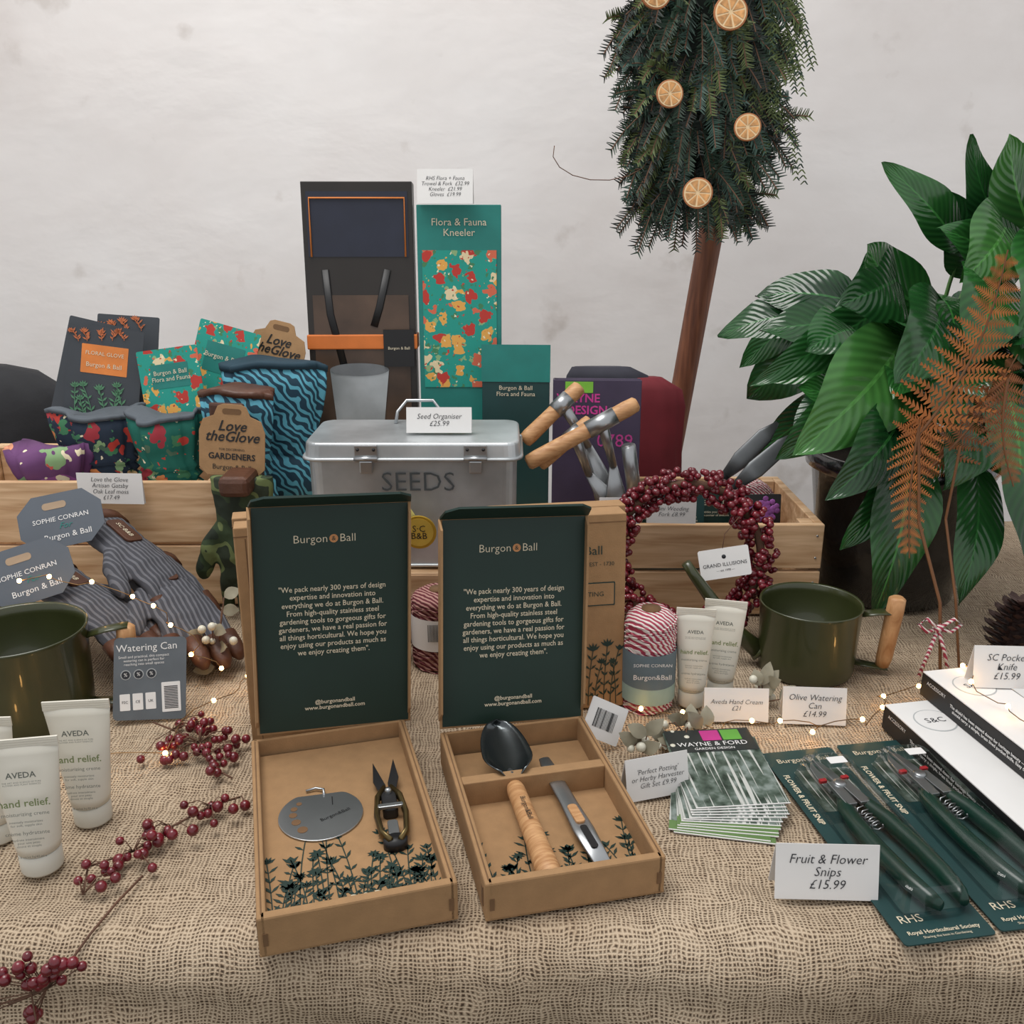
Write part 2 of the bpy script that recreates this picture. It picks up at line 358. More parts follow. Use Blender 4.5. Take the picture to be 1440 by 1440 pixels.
# ---------------- open gift boxes
LID=['"We pack nearly 300 years of design','expertise and innovation into','everything we do at Burgon & Ball.','From high-quality stainless steel','gardening tools to gorgeous gifts for','gardeners, we have a real passion for','all things horticultural. We hope you','enjoy using our products as much as','we enjoy creating them".']
def flowers(par,x0,x1,y0,h,z,n,seed,m=GRN,k_=1.0,lo=.45):
    rnd=random.Random(seed); a=Acc()
    for i in range(n):
        x=x0+(x1-x0)*(i+.5)/n+rnd.uniform(-.003,.003); hh=h*rnd.uniform(lo,1); dx=rnd.uniform(-.012,.012)
        pts=[(x+dx*(k/6)**2,y0+hh*k/6) for k in range(7)]
        for k in range(6):
            (xa,ya),(xb,yb)=pts[k],pts[k+1]; w=.0005*k_
            a.poly([(xa-w,ya,z),(xa+w,ya,z),(xb+w,yb,z),(xb-w,yb,z)])
        for k in range(1,6):
            for s in(-1,1):
                if rnd.random()<.8:
                    px,py=pts[k]; L=rnd.uniform(.006,.012)*k_; ang=math.pi/2-s*rnd.uniform(.4,1.0); c,sn=math.cos(ang),math.sin(ang); w=.0014*k_
                    a.poly([(px,py,z),(px+c*L*.5-sn*w,py+sn*L*.5+c*w,z),(px+c*L,py+sn*L,z),(px+c*L*.5+sn*w,py+sn*L*.5-c*w,z)])
        px,py=pts[-1]; typ=rnd.randint(0,2); rr=rnd.uniform(.0055,.0085)*k_
        if typ==0:
            k=16; a.poly([(px+(rr if q%2 else rr*.55)*math.cos(q*2*math.pi/k),py+.8*(rr if q%2 else rr*.55)*math.sin(q*2*math.pi/k),z) for q in range(k)])
        elif typ==1:
            for q in range(-2,3):
                t=math.pi/2+q*.45; c,sn=math.cos(t),math.sin(t); w=.0016*k_
                a.poly([(px,py,z),(px+c*rr*.7-sn*w,py+sn*rr*.7+c*w,z),(px+c*rr*1.4,py+sn*rr*1.4,z),(px+c*rr*.7+sn*w,py+sn*rr*.7-c*w,z)])
        else:
            a.poly([(px-rr*.9,py+rr*.5,z),(px-rr*.5,py-rr*.3,z),(px,py-rr*.6,z),(px+rr*.5,py-rr*.3,z),(px+rr*.9,py+rr*.5,z),(px+rr*.4,py+rr*.15,z),(px,py+rr*.6,z),(px-rr*.4,py+rr*.15,z)])
    return a.done('printed_flowers',m,par,smooth=False)
AMP=mat('tan_print','#b98050',.6)
def gift_box(loc,yaw,w,l,lidh,lean,off,roll):
    r=root('open_cardboard_gift_box',loc,(0,0,yaw)); h=.04;t=.003
    box('tray_base',(w,l,t),(0,0,t/2+.0005),KR,r)
    for s,nm in((-1,'left'),(1,'right')):
        box('tray_side_'+nm,(.008,l,h),(s*(w/2-.004),0,h/2),KR,r,bev=.002)
        box('fold_line',(.0012,l-.01,.0006),(s*(w/2-.004),0,h+.0002),KRD,r,bev=0)
    box('tray_front',(w-.004,.009,h),(0,-l/2+.0045,h/2),KR,r,bev=.002)
    box('tray_back',(w-.004,.004,h),(0,l/2-.002,h/2),KR,r)
    for s in(-1,1):
        box('tuck_tab',(.004,.0012,.012),(s*(w/2-.006),-l/2-.0004,h*.45),KRD,r,bev=0)
        box('corner_slot',(.0012,.006,.02),(s*(w/2)+s*.0001,-l/2+.012,h*.5),KRD,r,bev=0)
    f=root('lid',(off,l/2,h),(math.pi/2-lean,roll,0),r)
    box('lid_panel',(w,lidh,.003),(0,lidh/2,-.0015),KR,f)
    box('lid_lining',(w-.006,lidh-.006,.0008),(0,lidh/2,.0006),GRN,f,bev=0)
    for s in(-1,1):
        plate('lid_side_flap',[(0,.010),(.012,.022),(.013,lidh-.012),(0,lidh-.002)],.0025,[KR],f,(s*(w/2-.001),0,.0),(0,R(-90-s*4),0))
    g=root('tuck_flap',(0,lidh,0),(R(62),0,0),f)
    plate('flap',[(-w/2,0),(w/2,0),(w/2-.003,.022),(w/2-.016,.034),(-w/2+.016,.034),(-w/2+.003,.022)],.0025,GRN,g)
    text('Burgon',.0125,(-.004,lidh*.85,.0014),CREAM,f,align='RIGHT',bold=-.0001); text('Ball',.0125,(.008,lidh*.85,.0014),CREAM,f,align='LEFT',bold=-.0001)
    plate('amp_disc',circ(.0046,20),.0003,AMP,f,(.002,lidh*.85,.001))
    text('&',.007,(.002,lidh*.85,.0016),GRN,f)
    text('\n'.join(LID),.0086,(0,lidh*.500,.0014),CREAM,f,sp=1.06,bold=.00005,sx=.9)
    text('@burgonandball\nwww.burgonandball.com',.0066,(0,lidh*.12,.0014),CREAM,f,sp=1.0,bold=.0001)
    return r
G1=gift_box((-.167,.797,0),R(15.5),.17,.285,.262,R(3),.007,R(2.5))
box('insert_card',(.154,.27,.002),(0,0,.021),KR,G1,rot=(0,0,0),bev=0)
flowers(G1,-.074,.075,-.132,.115,.0225,21,3,k_=1.1,lo=.35)
flowers(G1,-.070,.072,-.132,.060,.0226,14,33,k_=1.1)
text('B & B',.012,(.008,-.118,.0232),CREAM,G1)
def herb(par,loc,rz):
    g=root('herb_stripper',loc,(0,0,rz),par)
    out=[(x,min(y,.034)) for x,y in circ(.0415,56)]
    plate('disc',out,.0018,STEEL,g,bev=.0004)
    for k,(x,y,rr) in enumerate([(-.018,-.022,.0050),(-.024,-.009,.0046),(-.027,.003,.0040),(-.026,.013,.0034),(-.021,.021,.0028)]):
        plate('hole',circ(rr,20),.0004,KRD,g,(x,y,.0018))
    plate('engraving',rrect(.001,.014,.0004),.0003,BLACK,g,(.012,.020,.0018))
    text('Burgon&Ball',.0065,(.014,-.004,.0022),BLACK,g,(0,0,R(25)))
    tube('hook',[(.004,.030,.0018),(.004,.040,.003),(-.004,.044,.003),(-.014,.042,.002)],.0014,STEEL,g,8)
herb(G1,(-.021,.010,.0225),R(-3))
def snips(par,loc,rz,sc=1.15):
    g=root('herb_snips',loc,(0,0,rz),par); g.scale=(sc,)*3
    for s in(-1,1):
        plate('blade',[(s*.0015,0),(s*.008,.002),(s*.0115,.018),(s*.0095,.048),(s*.001,.010)],.002,BLACK,g,(0,.005,.006+.002*(s>0)),bev=.0003)
        a=Acc(); pts=[(s*.003,.008,.008),(s*.010,-.005,.008),(s*.0125,-.03,.008),(s*.010,-.055,.008),(s*.004,-.066,.008)]
        a.tube(pts,[(.0026,.005)]*5,0,10,up=(0,0,1)); a.done('spring_handle',BRASS,g)
    plate('body',rrect(.013,.034,.004),.010,BLACK,g,(0,-.008,.0),bev=.001)
    plate('thumb_plate',rrect(.009,.02,.003),.003,STEEL,g,(0,-.045,.004),bev=.0005)
    plate('cross_clip',rrect(.022,.005,.002),.003,STEEL,g,(0,-.022,.010),bev=.0005)
    loft('pivot',[(0,.003,.003),(.013,.003,.003),(.0145,.002,.002)],STEEL,g,(0,.0,0),n=16)
    loft('base_ring',[(0,.010,.007),(.009,.010,.007)],BLACK,g,(0,-.063,0),n=20)
snips(G1,(.047,.014,.0225),R(-3))

G2=gift_box((.0295,.822,0),R(13),.167,.255,.240,R(8),0,R(2.5))
box('insert_card',(.151,.24,.002),(0,0,.012),KR,G2,bev=0)
box('divider',(.151,.004,.028),(0,.026,.026),KR,G2)
box('divider_shelf',(.151,.012,.002),(0,.033,.038),KR,G2)
flowers(G2,-.070,.073,-.118,.090,.0135,17,8,k_=1.1,lo=.4)
def trowel(par,loc,rz):
    g=root('hand_trowel',loc,(0,0,rz),par)
    vs=[];fs=[];n=16;m=11
    for i in range(n+1):
        u=i/n; w=.0265*math.sqrt(max(0.0,1-max(0,(u-.3)/.7)**2.2))+.0004
        if u<.3: w=.0265*(.5+.5*math.sin(u/.3*math.pi/2))
        for j in range(m):
            x=(j-(m-1)/2)/((m-1)/2); vs.append((x*w,.032+.084*u,.016-.013*(1-abs(x)**2)*(1-.5*u)+.012*u*u))
    for i in range(n):
        for j in range(m-1): fs.append((i*m+j,i*m+j+1,(i+1)*m+j+1,(i+1)*m+j))
    o=mk('blade',vs,fs,mat('dark_steel','#5f6466',.22,.95),g,smooth=True); s=o.modifiers.new('s','SOLIDIFY'); s.thickness=.0015
    tube('neck',[(0,.048,.005),(0,.038,.006),(0,.03,.003),(0,.022,.0)],[.003,.0045,.006,.0075],STEEL,g)
    tube('handle',[(0,.03,0),(0,.02,0),(0,-.02,0),(0,-.07,0),(0,-.105,0),(0,-.118,0),(0,-.121,0)],[.0075,.0095,.0098,.0105,.0118,.011,.006],BEECH,g,18)
    text('Burgon&Ball',.0075,(0,-.025,.0107),BLACK,g,(0,0,R(-90)))
trowel(G2,(-.022,-.002,.029),0)
def widger(par,loc,rz):
    g=root('dibber',loc,(0,0,rz),par)
    a=Acc(); a.tube([(0,.078,.012),(0,.06,.010),(0,.0,.008),(0,-.04,.006),(0,-.10,.004)],[(.006,.002),(.0085,.002),(.009,.002),(.011,.0022),(.008,.0022)],0,12,up=(0,0,1)); a.done('blade',STEEL,g)
    plate('slot',rrect(.007,.035,.003),.0005,BLACK,g,(0,-.055,.0085))
    plate('wood_grip',rrect(.010,.03,.004),.003,BEECH,g,(0,-.02,.008),bev=.0008)
widger(G2,(.026,-.012,.018),R(4))
def closed_box(loc,yaw,lean,w,h,d,label=None):
    g=stand(loc,yaw,lean,'closed_cardboard_gift_box')
    box('carton',(w,h,d),(0,h/2,-d/2),KR,g,bev=.0012)
    box('lid_seam',(w+.0006,.0012,d+.0006),(0,h*.96,-d/2),KRD,g,bev=0)
    box('side_seam',(.0012,h*.94,d+.0006),(-w/2+.012,h*.48,-d/2),KRD,g,bev=0)
    if label: label(g)
    return g
closed_box((-.222,.990,0),R(14),R(3),.168,.262,.030)
closed_box((-.235,1.03,0),R(14),R(3),.168,.260,.030)
def lab(g):
    text('Burgon & Ball',.016,(.012,.205,.001),GRN,g)
    text('EST - 1730',.007,(.055,.188,.001),GRN,g)
    plate('label_frame',rrect(.10,.03,.001),.0004,GRN,g,(.022,.15,.0003)); plate('label_inner',rrect(.097,.027,.001),.0004,KR,g,(.022,.15,.0006))
    text('PERFECT POTTING',.0085,(.022,.15,.0014),GRN,g)
    flowers(g,.0,.08,.004,.10,.0008,9,5)
closed_box((.056,1.045,0),R(9),R(4),.17,.250,.036,lab)
closed_box((.060,1.090,0),R(9),R(4),.17,.246,.030)

tg=stand((.112,.955,.0),R(25),R(20),'barcode_tag'); plate('tag',rrect(.05,.045,.002),.001,WHITE,tg,(0,.034,0),(0,0,R(-32)))
a=Acc()
for i in range(16):
    x=-.014+i*.0018; w=random.choice([.0003,.0007]); a.poly([(x-w,-.01,0),(x+w,-.01,0),(x+w,.012,0),(x-w,.012,0)])
a.done('bars',BLACK,tg,(0,.034,.0014),(0,0,R(-32)),smooth=False)

# ---------------- seed tin
def rbox(name,w,d,h,r,m,par,loc,taper=0,bev=.002):
    p=rrect(w,d,r,6); q=rrect(w-taper,d-taper,r,6); n=len(p)
    vs=[(x,y,0) for x,y in p]+[(x,y,h) for x,y in q]
    fs=[tuple(range(n))[::-1],tuple(range(n,2*n))]+[(i,(i+1)%n,(i+1)%n+n,i+n) for i in range(n)]
    o=mk(name,vs,fs,m,par,loc); bevel(o,bev,3); return o
S=root('galvanised_seed_tin',(-.138,1.335,.106))
rbox('tin_body',.286,.145,.165,.02,GALV,S,(0,0,0),-.004)
rbox('lid',.300,.156,.026,.022,GALV,S,(0,0,.158),.004,.004)
tube('rolled_rim',[(x,y,.161) for x,y in rrect(.302,.158,.022,6)]+[(.151,.05,.161)],.0028,GALV,S,8)
tube('base_rim',[(x,y,.004) for x,y in rrect(.288,.147,.02,6)]+[(.144,.05,.004)],.0025,GALV,S,8)
text('SEEDS',.039,(0.008,-.0775,.128),mat('grey_stencil','#3f4446',.7),S,(math.pi/2,0,0),bold=-.0003)
for x in(-.062,.088):
    box('latch_plate',(.032,.004,.024),(x,-.0800,.170),STEEL,S,bev=.001)
    box('latch_hook',(.018,.006,.018),(x,-.083,.152),STEEL,S,bev=.002)
    tube('latch_pin',[(x-.016,-.085,.164),(x+.016,-.085,.164)],.003,STEEL,S)
    for q in(-1,1): loft('rivet',[(0,.0025,.0025),(.002,.0015,.0015)],BLACK,S,(x+q*.011,-.082,.176),(math.pi/2,0,0),n=10)
tube('carry_handle',[(-.035,.045,.184),(-.033,.055,.200),(-.02,.065,.215),(.02,.065,.215),(.033,.055,.200),(.035,.045,.184)],.0025,STEEL,S)
RS=root('wooden_display_riser',(-.14,1.38,0))
for k in range(2): box('front_slat',(.42,.012,.048),(0,-.13,.026+k*.052),PINE,RS)
box('riser_top',(.42,.27,.008),(0,.0,.1),PINE,RS)
for s in(-1,1): box('riser_side',(.012,.25,.094),(s*.204,0,.048),PINE,RS)
MT=stand((-.128,1.232,.145),0,0,'gold_medal_tag')
plate('medal',circ(.024,36),.003,TIN,MT,(0,.026,0),bev=.0008); plate('medal_ring',circ(.020,36),.0005,mat('gold_lighter','#d9bb55',.4,.6),MT,(0,.026,.003))
text('S·C\nB&B',.013,(0,.026,.004),BLACK,MT,sp=.8)
tube('ribbon',[(-.030,.072,-.008),(-.020,.062,-.006),(-.010,.050,.001),(-.006,.044,.002)],[(.005,.0006)]*4,mat('yellow_ribbon','#a99e55',.7),MT,8,up=(0,0,1))

TWR=stripes('red_white_twine','#a33a50','#dcd3cd',75,'DIAGONAL',3.0)
TWD=stripes('dark_red_twine','#5c1a24','#a87e76',75,'DIAGONAL',3.0)
def spool(loc,m,h=.13,r=.033,label=True,name='twine_spool'):
    g=root(name,loc)
    prof=[]
    for i in range(41):
        u=i/40; prof.append((h*u,(r+.0012*math.sin(i*2.2))*(1 if u<.92 else 1-.35*(u-.92)/.08)))
    loft('twine_winding',[(z,q,q) for z,q in prof],m,g,n=36)
    a=Acc()
    for i in range(30):
        z=.004+(h-.02)*i/30; rr=r+.001; ph=random.random()*6
        a.tube([(rr*math.cos(ph+t*.5),rr*math.sin(ph+t*.5),z+.010*math.sin(t*.5+i)) for t in range(14)],.0012,0,5)
    a.done('loose_strands',m,g)
    loft('core',[(h-.001,.012,.012),(h+.002,.012,.012)],KRD,g,n=20)
    if label:
        loft('paper_label',[(.03,r+.003,r+.003),(.080,r+.003,r+.003)],mat('grey_blue_label','#5e6f78',.6),g,n=36,cap=False)
        loft('label_lower',[(.012,r+.0032,r+.0032),(.034,r+.0032,r+.0032)],mat('aqua_label','#8fa9a4',.6),g,n=36,cap=False)
        text('SOPHIE CONRAN',.006,(0,-r-.0038,.068),WHITE,g,(math.pi/2,0,0)); text('Burgon&Ball',.0095,(0,-r-.004,.052),WHITE,g,(math.pi/2,0,0))
    return g
spool((.171,1.068,0),TWR,.128,.031)
s2=spool((-.10,1.185,0),TWD,.105,.036,False)
loft('barcode_label',[(.03,.0385,.0385),(.075,.0385,.0385)],WHITE,s2,n=36,cap=False)
a=Acc()
for i in range(14): x=-.012+i*.0018; a.poly([(x,-.0392,.045),(x+.0009,-.0392,.045),(x+.0009,-.0392,.07),(x,-.0392,.07)])
a.done('bars',BLACK,s2,smooth=False)
spool((-.185,1.19,0),TWD,.105,.036,False)
spool((-.02,1.19,0),TWD,.105,.034,False)

# ---------------- hand cream tubes
TG=mat('tube_green_print','#727e52',.6); CAPM=mat('cap_plastic','#cbcac0',.3,noise=.02)
def cream(loc,yaw,h=.125,w=.062,r=.0185,tilt=0):
    g=root('hand_cream_tube',loc,(tilt,0,yaw))
    loft('cap',[(0,r*.96,r*.96),(.002,r,r),(.020,r,r),(.021,r*.97,r*.97)],CAPM,g)
    secs=[]
    for i in range(13):
        u=i/12; secs.append((.0225+(h-.0225)*u, r*1.02+(w/2-r*1.02)*u**.9, max(.0012,r*1.02*(1-u**1.6)) ))
    loft('tube_body',secs,CRM,g,n=40)
    box('crimp',(w,.0022,.010),(0,0,h+.003),CRM,g,bev=.0004)
    for i in range(3): box('crimp_ridge',(w*.98,.0026,.0008),(0,0,h+.0005+i*.0025),CRM,g,bev=0)
    k=w/.062
    f=root('print_face',(0,-r*1.06,.03),(math.pi/2-R(6),0,0),g)
    text('AVEDA',.0078*k,(0,h*.60,.0015),CRT,f,bold=.00015)
    text('THE ART AND SCIENCE OF PURE\nFLOWER AND PLANT ESSENCES',.0022*k,(0,h*.54,.002),CRT,f)
    text('hand relief.',.0098*k,(0,h*.39,.0025),TG,f,bold=.00015)
    text('moisturizing creme',.0052*k,(0,h*.31,.003),CRT,f)
    text('intensely moisturizes\nfor soft, supple skin',.0033*k,(0,h*.24,.0035),CRT,f)
    text('crème hydratante',.0052*k,(0,h*.165,.0035),CRT,f)
    text('hydrate intensément\npour une peau\ndouce et souple',.0032*k,(0,h*.09,.0035),CRT,f)
    text('1.4 fl oz/oz liq/40 ml e',.003*k,(0,-.003,.003),CRT,f)
    return g
cream((-.430,.828,0),R(6),.128,.064)
cream((-.448,.755,0),R(10),.13,.064,.019)
cream((-.512,.80,0),R(4),.125,.062)
cream((.226,1.065,0),R(-8),.122,.048,.0165)
cream((.268,1.09,0),R(-14),.122,.052,.0165)

# ---------------- watering cans
def can(loc,yaw,r=.066,h=.095):
    g=root('watering_can',loc,(0,0,yaw))
    loft('can_body',[(0,r*.93,r*.93),(.003,r*.95,r*.95),(h*.3,r*.97,r*.97),(h*.97,r,r),(h,r*1.02,r*1.02),(h+.002,r*1.01,r*1.01),(h,r*.975,r*.975),(h*.9,r*.96,r*.96),(.006,r*.90,r*.90)],[OLIVE],g,n=56)
    loft('inner_floor',[(.007,r*.9,r*.9),(.009,r*.9,r*.9)],OLIVEIN,g,n=40)
    tube('spout',[(-r*.92,0,.018),(-r-.028,0,.045),(-r-.060,0,.085),(-r-.088,0,.122),(-r-.102,0,.142)],[.013,.011,.009,.0075,.0065],OLIVE,g,16)
    loft('spout_collar',[(0,.016,.016),(.004,.014,.014)],OLIVE,g,(-r*.94,0,.02),(0,R(-60),0),n=20)
    tube('handle_bracket_top',[(r*.98,0,h*.86),(r+.02,0,h*.90),(r+.046,0,h*.92)],[(.010,.0025)]*3,OLIVE,g,10,up=(0,0,1))
    tube('handle_bracket_bottom',[(r*.93,0,.012),(r+.02,0,.008),(r+.04,0,.006)],[(.010,.0025)]*3,OLIVE,g,10,up=(0,0,1))
    tube('wooden_grip',[(r+.034,0,.007),(r+.036,0,.02),(r+.042,0,.09),(r+.043,0,.106),(r+.043,0,.109)],[.0085,.0105,.0115,.011,.007],BEECH,g,18)
    return g
can((.400,1.165,0),R(-8))
can((-.592,1.03,0),R(16),.078,.118)
# ---------------- crates
def crate(name,x0,x1,y0,y1,h,ns):
    g=root(name,((x0+x1)/2,(y0+y1)/2,0)); w=x1-x0; d=y1-y0; sh=h/ns-.005
    for k in range(ns):
        z=.001+sh/2+k*(sh+.005)
        box('front_slat',(w,.011,sh),(0,-d/2+.0055,z),PINE,g,bev=.0015); box('back_slat',(w,.011,sh),(0,d/2-.0055,z),PINE,g,bev=.0015)
        box('side_slat_left',(.013,d-.024,sh),(-w/2+.0065,0,z),PINE,g,bev=.0015); box('side_slat_right',(.013,d-.024,sh),(w/2-.0065,0,z),PINE,g,bev=.0015)
        for s in(-1,1):
            for q in(-.25,.25): loft('nail',[(0,.0018,.0018),(.001,.0018,.0018)],STEEL,g,(s*(w/2-.01),-d/2-.0001,z+q*sh),(math.pi/2,0,0),n=8)
    for sx in(-1,1):
        for sy in(-1,1): box('corner_post',(.02,.02,h-.008),(sx*(w/2-.024),sy*(d/2-.022),h/2),PINE,g)
    box('crate_floor',(w-.03,d-.03,.008),(0,0,.010),PINE,g)
    return g
crate('wooden_crate',-.90,-.43,1.374,1.62,.205,2)
crate('wooden_crate',.145,.467,1.335,1.60,.150,2)

# ---------------- leaning pole and garland
tube('wooden_pole',[(.249,1.93,-.748),(.331,1.915,.107),(.434,1.90,.95),(.52,1.89,1.6)],[.023,.023,.025,.026],STAKE,n=12)
def garland():
    g=root('christmas_foliage_garland',(.325,1.80,.85)); rnd=random.Random(4); a=Acc()
    for i in range(1050):
        t=rnd.random(); z=.36-t*.60
        wid=.165*(1-.30*t)*(1+.12*math.sin(z*40))
        ang=rnd.uniform(0,2*math.pi); rr=wid*rnd.random()**.5*.8
        c=Vector((rr*math.cos(ang),.35*rr*math.sin(ang)-.02,z))
        d=Vector((math.cos(ang)*.9+rnd.uniform(-.4,.4),-.6*rnd.random()-.1,-.4-rnd.random()*.9)).normalized()
        if rnd.random()<.15: d.z*=-.5; d.normalize()
        L=rnd.uniform(.04,.09)
        side=d.cross(Vector((rnd.uniform(-.6,.6),-1,.2))).normalized()
        mi=rnd.choice([0,0,1,1,2,4])
        pts=[c+d*L*k/5+Vector((0,0,-.02*(k/5)**2)) for k in range(6)]
        a.tube(pts,.0012,3,4)
        nn=20; nlm=rnd.choice([.012,.016,.020])
        for k in range(nn):
            u=(k+1)/nn; p=c+d*L*u+Vector((0,0,-.02*u*u)); nl=nlm*(1-.5*u)+.004
            for s in(-1,1):
                q=(side*s+d*.7+Vector((rnd.uniform(-.2,.2),rnd.uniform(-.7,.4),rnd.uniform(-.3,.3)))).normalized(); w=q.cross(Vector((0,1,0))).normalized()*.0016
                a.poly([p-w,p+w,p+q*nl+w*.3,p+q*nl-w*.3],mi)
    for i in range(34):
        c=Vector((rnd.uniform(.07,.14),-.05,rnd.uniform(-.08,.24))); L=rnd.uniform(.08,.16); d=Vector((rnd.uniform(.05,.45),-.1,-1)).normalized()
        for k in range(16):
            u=k/16; p=c+d*L*u
            for s in(-1,1):
                q=Vector((s*.7,rnd.uniform(-.3,.3),-.8)).normalized(); nl=.014*(1-.4*u); w=Vector((1,0,0))*.0018
                a.poly([p-w,p+w,p+q*nl+w*.6,p+q*nl-w*.6],rnd.choice([2,2,0]))
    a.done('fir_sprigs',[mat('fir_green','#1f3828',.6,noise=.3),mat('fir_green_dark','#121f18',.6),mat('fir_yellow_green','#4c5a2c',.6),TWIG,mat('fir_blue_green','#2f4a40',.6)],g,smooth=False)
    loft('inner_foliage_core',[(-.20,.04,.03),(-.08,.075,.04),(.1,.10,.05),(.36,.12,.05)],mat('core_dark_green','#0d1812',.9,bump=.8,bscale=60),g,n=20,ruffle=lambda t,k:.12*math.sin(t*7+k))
    pe=mat('orange_peel','#9a5f34',.6,noise=.2); fl=mat('dried_orange_flesh','#bd8a54',.6,noise=.4,nscale=90); pi=mat('dried_pith','#d2b78e',.7)
    for k,(x,z,r) in enumerate([(-.101,.068,.027),(.02,.038,.027),(-.015,-.232,.025),(-.07,-.08,.022),(.06,-.13,.022)]):
        q=root('dried_orange_slice',(x,-.135,z),(math.pi/2-R(8),R(rnd.uniform(-15,15)),R(rnd.uniform(-15,15))),g)
        plate('peel',circ(r,28),.004,pe,q,bev=.001); plate('pith',circ(r*.9,28),.0006,pi,q,(0,0,.004))
        for s in range(8):
            t0=s*math.pi/4+.08; t1=t0+math.pi/4-.16
            pts=[(r*.12*math.cos((t0+t1)/2),r*.12*math.sin((t0+t1)/2))]+[(r*.8*math.cos(t0+(t1-t0)*j/4),r*.8*math.sin(t0+(t1-t0)*j/4)) for j in range(5)]
            plate('segment',pts,.0006,fl,q,(0,0,.0046))
    tube('curly_tendril',[(-.08,-.06,-.16)]+[(-.17+.085*math.cos(t),-.06,-.165+.045*math.sin(t)) for t in [0.2,-.2,-.6,-1.0,-1.4,-1.8,-2.2,-2.6,-3.0,-3.4]],.0008,TWIG,g,5)
garland()

# ---------------- plant
def leafmat(name,h1,h2,rough=.2):
    m,nt,b=base(name); L=nt.links
    uv=N(nt,'ShaderNodeUVMap'); sp=N(nt,'ShaderNodeSeparateXYZ'); L.new(uv.outputs[0],sp.inputs[0])
    ab=N(nt,'ShaderNodeMath',operation='SUBTRACT'); ab.inputs[1].default_value=.5; L.new(sp.outputs[0],ab.inputs[0])
    a2=N(nt,'ShaderNodeMath',operation='ABSOLUTE'); L.new(ab.outputs[0],a2.inputs[0])
    v=N(nt,'ShaderNodeMath',operation='MULTIPLY_ADD'); v.inputs[1].default_value=-.55; L.new(a2.outputs[0],v.inputs[0]); L.new(sp.outputs[1],v.inputs[2])
    k=N(nt,'ShaderNodeMath',operation='MULTIPLY'); k.inputs[1].default_value=85; L.new(v.outputs[0],k.inputs[0])
    s=N(nt,'ShaderNodeMath',operation='SINE'); L.new(k.outputs[0],s.inputs[0])
    tc=N(nt,'ShaderNodeTexCoord'); n=N(nt,'ShaderNodeTexNoise'); n.inputs['Scale'].default_value=7; L.new(tc.outputs['Object'],n.inputs[0])
    ad=N(nt,'ShaderNodeMath',operation='MULTIPLY_ADD'); ad.inputs[1].default_value=.05; L.new(s.outputs[0],ad.inputs[0]); L.new(n.outputs[0],ad.inputs[2])
    r=ramp(nt,[(.3,lin(h1)),(.7,lin(h2))]); L.new(ad.outputs[0],r.inputs[0])
    mr=N(nt,'ShaderNodeMath',operation='LESS_THAN'); mr.inputs[1].default_value=.022; L.new(a2.outputs[0],mr.inputs[0])
    mi=N(nt,'ShaderNodeMixRGB'); mi.inputs[2].default_value=(*[x*1.3 for x in lin(h2)],1); L.new(mr.outputs[0],mi.inputs[0]); L.new(r.outputs[0],mi.inputs[1])
    L.new(mi.outputs[0],b.inputs['Base Color']); b.inputs['Roughness'].default_value=rough; b.inputs['Specular IOR Level'].default_value=.65
    bp=N(nt,'ShaderNodeBump'); bp.inputs['Strength'].default_value=.25; bp.inputs['Distance'].default_value=.0015; L.new(s.outputs[0],bp.inputs['Height']); L.new(bp.outputs[0],b.inputs['Normal'])
    out=nt.nodes['Material Output']; tr=N(nt,'ShaderNodeBsdfTranslucent'); L.new(mi.outputs[0],tr.inputs[0]); ms=N(nt,'ShaderNodeMixShader'); ms.inputs[0].default_value=.12
    L.new(b.outputs[0],ms.inputs[1]); L.new(tr.outputs[0],ms.inputs[2]); L.new(ms.outputs[0],out.inputs[0])
    return m
